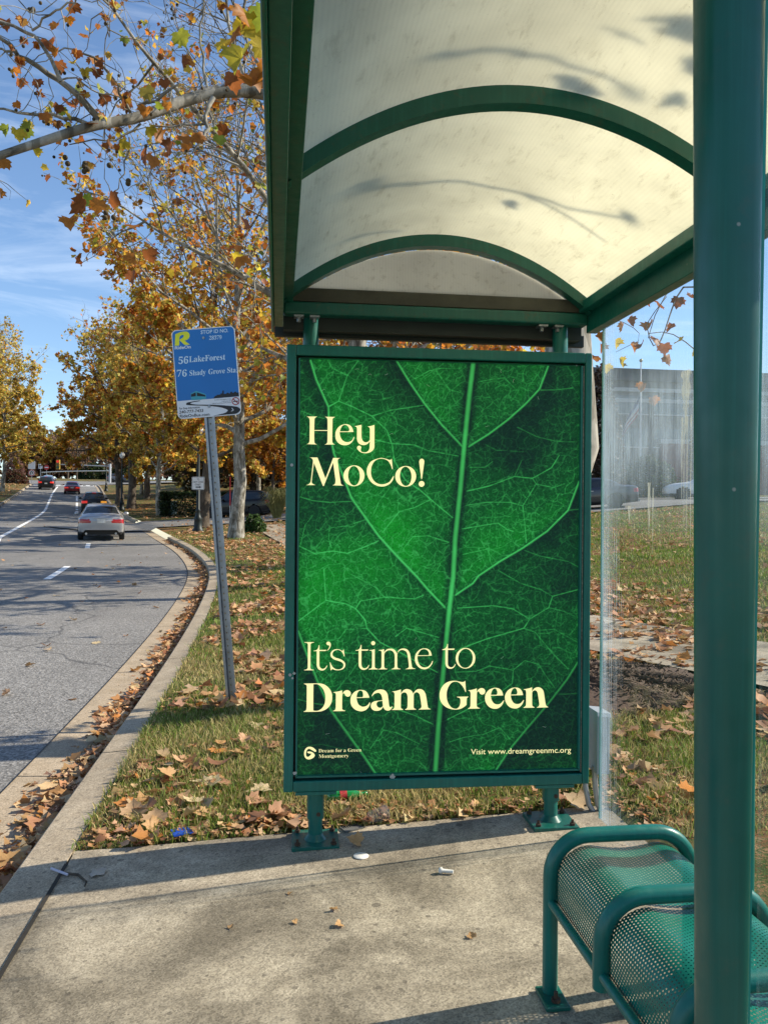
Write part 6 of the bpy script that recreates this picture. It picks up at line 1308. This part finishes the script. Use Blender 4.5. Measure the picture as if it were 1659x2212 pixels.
def scatter(n, x0, x1, y0, y1, test):
    X = rng.uniform(x0, x1, n); Y = rng.uniform(y0, y1, n); s, y_ = sy_of(X, Y); v, u = vu(X, Y)
    ok = test(X, Y, s, v, u) & ~((u < SLABF + .0) & (v < 1.53)); ok &= (((X - mc[0]) / 1.02) ** 2 + ((Y - mc[1]) / .86) ** 2 > 1); return X[ok], Y[ok]
PATH = np.array([(4.6, 3.8), (3.6, 5.6), (2.82, 7.1), (2.18, 8.33), (1.4, 10), (0.2, 14), (-1.5, 22), (-3.9, 32), (-6, 41)])
def pathd(X, Y):
    return np.abs(X - np.interp(Y, PATH[:, 1], PATH[:, 0])) * .86
offp = lambda X, Y: pathd(X, Y) > .78
VP_, HT, CL = [], [], []
for (n, x0, x1, y0, y1, h, wd) in ((46000, -1.7, 2.2, 3.3, 5.6, .042, .0026), (52000, -2.4, 4.2, 5.6, 9.5, .046, .004), (42000, -4.5, 8, 9.5, 18, .055, .007), (34000, -3, 16, 16, 37, .07, .013), (12000, -12, 0, 16, 36, .06, .012)):
    X, Y = scatter(n, x0, x1, y0, y1, lambda X, Y, s, v, u: (s > .19) & offp(X, Y)); k = len(X); Z = zl(X, Y)
    cl = fbm(X * 2.2, Y * 2.2, 61, 3); hh = h * rng.uniform(.5, 1.35, k) * (.55 + .9 * cl); hh = np.where((vu(X, Y)[1] < SLABF + .2) & (cl < .55), hh * .45, hh)
    a = rng.uniform(0, 2 * PI, k); bend = rng.uniform(.2, 1.1, k) * hh; b2 = rng.uniform(0, 2 * PI, k)
    p = np.stack([X, Y, Z], -1); wv = np.stack([np.cos(a), np.sin(a), 0 * a], -1) * wd * rng.uniform(.6, 1.3, k)[:, None]; m1 = p + np.stack([np.cos(b2) * bend * .35, np.sin(b2) * bend * .35, hh * .62], -1); m2 = p + np.stack([np.cos(b2) * bend, np.sin(b2) * bend, hh], -1)
    VP_.append(np.stack([p - wv, p + wv, m1 + wv * .7, m1 - wv * .7, m2], 1)); straw = (rng.random(k) < (.26 + .6 * np.clip((fbm(X * 1.3, Y * 1.3, 71, 3) - .42) * 3.5, 0, 1)) * (1.0 if y0 < 9 else .5))[:, None]
    g = np.array([.19, .26, .04]) * rng.uniform(.6, 1.35, (k, 1)) * rng.uniform(.85, 1.15, (k, 3)); st = np.array([.58, .47, .20]) * rng.uniform(.6, 1.2, (k, 1)); CL.append(np.where(straw, st, g))
V = np.concatenate(VP_); k = len(V); i = np.arange(k)[:, None] * 5
tag(np_obj('grass', V.reshape(-1, 3), [np.concatenate([i, i + 1, i + 2, i + 3], 1), np.concatenate([i + 3, i + 2, i + 4], 1)], leaf_mat('grass blades', .35, .6), col=np.repeat(np.clip(np.concatenate(CL), 0, .9), 5, 0)), kind='stuff')
DRY = [(.50, .29, .14, 4), (.42, .22, .10, 3), (.58, .36, .19, 3), (.28, .13, .06, 1.6), (.52, .22, .06, 1.2), (.62, .42, .23, 1.8)]
# single leaves one can point at
LM = []
for k in range(14):
    r2 = np.random.default_rng(200 + k); V, F2, c = leaves(np.zeros((1, 3)), 1.0, r2, DRY if k < 12 else [(.55, .20, .03, 1), (.6, .42, .05, 1)], 'fine', flat=True, curl=.42); V[:, 2] -= V[:, 2].min(); V[:, 2] += .01
    o = np_obj('fallen_leaf', V, F2, DRYLEAF, col=c); LM.append(o.data); bpy.data.objects.remove(o)
nsingle = 0
def fallen(X, Y, Z, size, label, group, which=None):
    global nsingle
    for x, y, z, s in zip(X, Y, Z, size):
        o = bpy.data.objects.new('fallen_leaf', LM[int(rng.integers(0, 12)) if which is None else which]); COL.objects.link(o); o.location = (x, y, z); o.rotation_euler = (rng.normal(0, .10), rng.normal(0, .10), rng.uniform(0, 6.28)); s = s * .70; o.scale = (s, s, s * rng.uniform(.45, .95)); tag(o, label, 'leaf', group); nsingle += 1
def at_z(x, y, zf, n=25):
    Y = 4.0
    for _ in range(n):
        p = at(x, y, Y); g = zf(p.x, p.y); b = unproj(x, y)[1]; Yn = (g - CAMZ) / b; Y = .5 * Y + .5 * max(1.5, min(60, Yn))
    p = at(x, y, Y); return p.x, p.y, zf(p.x, p.y)
gzf = lambda x, y: float(zl(np.array([x]), np.array([y]))[0])
for (x, y, s, lab) in ((300, 1748, .16, 'big curled tan leaf on the grass near the kerb corner'), (290, 1772, .15, 'tan leaf lying under the big curled one near the kerb corner'), (440, 1754, .16, 'veined tan leaf on the grass right of the kerb corner pair'), (395, 1662, .17, 'pale pointed leaf on the grass midway between kerb and left post'), (470, 1662, .16, 'flat pale leaf just right of the pointed leaf on the grass'), (545, 1745, .17, 'large tan leaf on the grass left of the left panel post'), (575, 1712, .17, 'leaf heaped on others beside the left panel post'), (590, 1770, .15, 'folded leaf at the pavement edge by the left post'), (535, 1780, .09, 'small yellow lobed leaf near the pavement edge'), (735, 1775, .15, 'tan leaf standing at the pavement edge right of the left post'), (1255, 1748, .16, 'tan leaf near the right panel post'), (1488, 1728, .16, 'bright orange leaf on the grass seen through the glass')):
    p = at_z(x, y, gzf); fallen([p[0]], [p[1]], [p[2] + .012], [s], lab, None, which=12 if 'orange' in lab else (13 if 'yellow' in lab else None))
def clump(X, Y, sd, th): return fbm(X * 1.7, Y * 1.7, sd, 3) > th
X, Y = scatter(420, -1.6, 1.4, 3.45, 6.2, lambda X, Y, s, v, u: (s > .26) & clump(X, Y, 81, .47)); X, Y = X[:118], Y[:118]
fallen(X, Y, zl(X, Y) + rng.uniform(.012, .035, len(X)), rng.uniform(.03, .145, len(X)), 'dry tan plane leaf lying loose on the grass verge', 'dry leaves on the grass verge')
yy = rng.uniform(1.6, 7.0, 120); ss = -.01 - np.abs(rng.normal(0, .085, 120)); X, Y = YS(yy, np.clip(ss, -.34, -.05)); fallen(X, Y, Rz(yy) + rng.uniform(.0, .055, 120) * np.exp(ss * 3), rng.uniform(.09, .15, 120), 'curled brown leaf in the drift of leaves filling the gutter', 'dry leaves drifted in the gutter')
X, Y = scatter(160, 1.9, 3.3, 3.9, 7.6, lambda X, Y, s, v, u: (X / Y > .27) & (X / Y < .42) & offp(X, Y)); X, Y = X[:36], Y[:36]; fallen(X, Y, zl(X, Y) + rng.uniform(.012, .03, len(X)), rng.uniform(.09, .15, len(X)), 'dry leaf on the grass seen through the lower glass', 'dry leaves behind the glass wall')
rd = [at_z(a, b, lambda x, y: float(Rz(y)) + .004) for a, b in ((100, 1398), (30, 1223), (122, 1287), (258, 1222), (158, 1340), (335, 1313), (88, 1350), (150, 1152), (290, 1265), (60, 1440), (210, 1390), (20, 1500))]
fallen([p[0] for p in rd], [p[1] for p in rd], [p[2] for p in rd], [.14] * len(rd), 'single tan leaf lying on the open asphalt', 'loose leaves on the road')
pd = [at_z(a, b, lambda x, y: slab_z(vu(x, y)[0]) + .002) for a, b in ((775, 1824), (1240, 1462 + 600), (155, 1878), (505, 2165))]
fallen([p[0] for p in pd[:1]], [p[1] for p in pd[:1]], [p[2] for p in pd[:1]], [.10], 'dark reddish leaf on the shaded pavement right of the left post', None, which=3)
# the rest of the litter of leaves
PP, SZ = [], []
def more(n, x0, x1, y0, y1, test, s0, s1, zo=.03):
    X, Y = scatter(n, x0, x1, y0, y1, test); PP.append(np.stack([X, Y, zl(X, Y) + rng.uniform(.008, zo, len(X))], -1)); SZ.append(rng.uniform(s0, s1, len(X)))
more(900, -1.7, 1.4, 3.36, 3.75, lambda X, Y, s, v, u: (s > .24), .02, .07, .02)
more(1100, -1.5, 1.6, 3.4, 6.2, lambda X, Y, s, v, u: (s > .26) & clump(X, Y, 81, .50), .04, .12)
more(5200, -2.2, 3.2, 5.6, 12, lambda X, Y, s, v, u: (s > .3) & (fbm(X * 1.2, Y * 1.2, 83, 3) + .06 * s > .51), .09, .17, .05)
more(10500, -9, 3.5, 11, 36, lambda X, Y, s, v, u: (s > .3) & (fbm(X * .8, Y * .8, 84, 3) + .06 * s > .50), .12, .19, .06)
more(5200, -22, 0, 34, 75, lambda X, Y, s, v, u: (s > .6) & (fbm(X * .3, Y * .3, 85, 3) + .02 * s > .42), .16, .26, .06)
more(3000, 1.2, 9, 7.5, 14.5, lambda X, Y, s, v, u: offp(X, Y) & (X > np.interp(Y, PATH[:, 1], PATH[:, 0])) & (X - np.interp(Y, PATH[:, 1], PATH[:, 0]) < 3.2) & (fbm(X, Y, 86, 3) > .32), .10, .17, .05)
more(700, 1.0, 3.2, 4.6, 8.2, lambda X, Y, s, v, u: offp(X, Y), .06, .13, .05); more(1500, 2, 14, 12, 37, lambda X, Y, s, v, u: clump(X * .5, Y * .5, 87, .50), .11, .18, .04)
more(500, 3, 14, 32, 36.6, lambda X, Y, s, v, u: Y > 33, .12, .2, .05); more(500, 1.6, 3.3, 3.7, 8, lambda X, Y, s, v, u: clump(X, Y, 88, .5) & offp(X, Y), .07, .15, .04)
more(60, 1.5, 5, 6.2, 11, lambda X, Y, s, v, u: ~offp(X, Y), .10, .15, .02)
more(1500, -60, -40, 75, 122, lambda X, Y, s, v, u: (s < LW - .5), .25, .4, .06)
yy = np.concatenate([rng.uniform(.6, 8, 1500), rng.uniform(8, 21, 2000), rng.uniform(21, 33, 500)]); ss = -.02 - np.abs(rng.normal(0, .10, len(yy))) * (.35 + 1.1 * vnoise(yy * 1.3, yy * 0, 91)); keep = ss > -.40; yy, ss = yy[keep], ss[keep]; X, Y = YS(yy, ss)
PP.append(np.stack([X, Y, Rz(yy) + .0 + rng.uniform(0, .07, len(yy)) * np.exp(ss * 5)], -1)); SZ.append(rng.uniform(.04, .14, len(yy)))
yy = rng.uniform(6, 60, 130); X, Y = YS(yy, rng.uniform(-8.5, -.5, 130)); PP.append(np.stack([X, Y, Rz(sy_of(X, Y)[1]) + .012], -1)); SZ.append(rng.uniform(.08, .14, 130))
more(4200, -1.7, 1.5, 3.36, 6.5, lambda X, Y, s, v, u: (s > .22) & (clump(X, Y, 81, .44) | (u < SLABF + .14)), .012, .04, .02)
yy = rng.uniform(.8, 9, 2600); ss = -.01 - np.abs(rng.normal(0, .11, 2600)); X, Y = YS(yy, ss); PP.append(np.stack([X, Y, Rz(yy) + .004 + rng.uniform(0, .045, 2600) * np.exp(ss * 6)], -1)); SZ.append(rng.uniform(.012, .05, 2600))
P = np.concatenate(PP); V, F2, c = leaves(P, np.concatenate(SZ) * .72, rng, DRY, 'star', flat=True, curl=.42)
tag(np_obj('leaf_litter', V, F2, DRYLEAF, col=c), kind='stuff')
# dark debris under the gutter leaves
sweep([(-.17, -.004), (-.10, .006), (-.004, .018)], [(-6, 30)], 'gutter_dirt', plain('gutter dirt', (.035, .022, .014), .95, var=.6, scale=30))

# ------------------------------------------------------------------ litter on the ground
szf = lambda x, y: slab_z(vu(x, y)[0])
def lit(name, label, cat, x, y, rz=0.0, zf=szf, dz=.002):
    p = at_z(x, y, zf); return thing(name, label, cat, (p[0], p[1], p[2] + dz), rz)
BLU = plain('blue plastic', (.01, .07, .42), .35); WPL = plain('white litter', (.68, .66, .60), .6); GPL = plain('grey plastic', (.14, .14, .13), .5)
def comb(o, m, L, n, wd):
    b = MB().box(-L / 2, L / 2, 0, wd * .5, 0, .006).build('spine', m, o)
    for k in range(n): MB().box(-L / 2 + L * (k + .2) / n, -L / 2 + L * (k + .65) / n, wd * .5, wd, .001, .005).build('tooth', m, o)
comb(lit('plastic_comb', 'broken bright blue plastic comb at the edge of the grass', 'comb', 397, 1815, .5, gzf, .02), BLU, .085, 5, .075); comb(lit('plastic_comb', 'dull grey plastic comb at the pavement edge right of the left post', 'comb', 766, 1796, .55), GPL, .09, 8, .06)
o = lit('cup_lid', 'flat white paper disc on the shaded pavement by the left post', 'disc', 780, 1851); MB().lathe([(0, .003), (.029, .003), (.031, .001), (.031, 0)], sides=22).build('disc', WPL, o)
o = lit('plastic_cup', 'small crumpled clear plastic cup at the pavement edge', 'cup', 815, 1779, .6); MB().lathe([(.024, -.04), (.036, .045)], (0, 0, .034), axis='x', sides=11, smooth=False).build('cup_body', glass_mat('cup plastic', (.8, .8, .86), .25), o)
o = lit('green_bottle', 'crushed green plastic bottle lying in the grass behind the left post', 'bottle', 734, 1733, .25, gzf, .03)
o.scale = (.62, .62, .62); GB = plain('green bottle plastic', (.012, .22, .05), .12, coat=.7); MB().lathe([(.0, -.10), (.034, -.098), (.045, -.08), (.043, -.03), (.046, .0), (.042, .04), (.045, .08), (.03, .13), (.014, .17), (.014, .20)], axis='x', sides=18).build('bottle_body', GB, o); MB().lathe([(.0475, -.005), (.0475, .05)], axis='x', sides=18).build('label_band', plain('red label', (.40, .03, .03), .5, var=.5, scale=40), o); MB().lathe([(.017, .195), (.017, .22), (0, .221)], axis='x', sides=12).build('cap', GB, o)
o = lit('cigarette_filter', 'small white plastic plug on the sunny pavement', 'plug', 965, 1889, 2.9); MB().lathe([(.007, -.025), (.007, .015), (.013, .02), (.010, .03), (0, .032)], (0, 0, .009), axis='x', sides=12).build('plug', WPL, o)
o = lit('drinking_straw', 'short pale straw lying in the pavement joint by the kerb', 'straw', 128, 1888, -.55, lambda x, y: szf(x, y) + .005); MB().tube([(-.05, 0, .006), (.05, 0, .006)], .005, 8).build('straw', plain('lilac straw', (.5, .48, .58), .5), o)
o = lit('twig', 'dark bent twig on the pavement beside the pale straw', 'twig', 165, 1905, -.4); MB().tube([(-.10, .02, .006), (-.02, .03, .008), (.05, .0, .006), (.07, -.03, .005)], [.004, .005, .004, .002], 6).build('stick', DARKBARK, o)
o = lit('tissue', 'crumpled grey tissue trodden flat on the shaded pavement', 'tissue', 210, 1889); r3 = random.Random(5); tv = [(0, 0, .012)] + [(.035 * r3.uniform(.6, 1.1) * math.cos(2 * PI * k / 14), .04 * r3.uniform(.5, 1.15) * math.sin(2 * PI * k / 14), r3.uniform(.001, .014)) for k in range(14)]; MB().add(tv, [(0, 1 + k, 1 + (k + 1) % 14) for k in range(14)]).build('tissue_sheet', plain('tissue grey', (.40, .34, .27), .9), o)
for (x, y, s, lab) in ((625, 1935, .014, 'tiny brown crumb of leaf on the pavement below the left post'), (718, 1968, .02, 'dark crushed leaf scrap in the middle of the pavement'), (735, 2000, .022, 'larger dark leaf scrap below the crushed one'), (1022, 2028, .02, 'small tan leaf scrap near the bench leg'), (500, 2008, .015, 'dark pebble sized scrap on the left pavement'), (640, 1995, .014, 'brown scrap left of the larger dark one')):
    p = at_z(x, y, szf); ob = bpy.data.objects.new('leaf_scrap', LM[3]); COL.objects.link(ob); ob.location = (p[0], p[1], p[2] + .003); ob.scale = (s * 1.5, s * 1.5, s * .8); ob.rotation_euler = (0, 0, x); tag(ob, lab, 'scrap')
print('single leaves', nsingle)
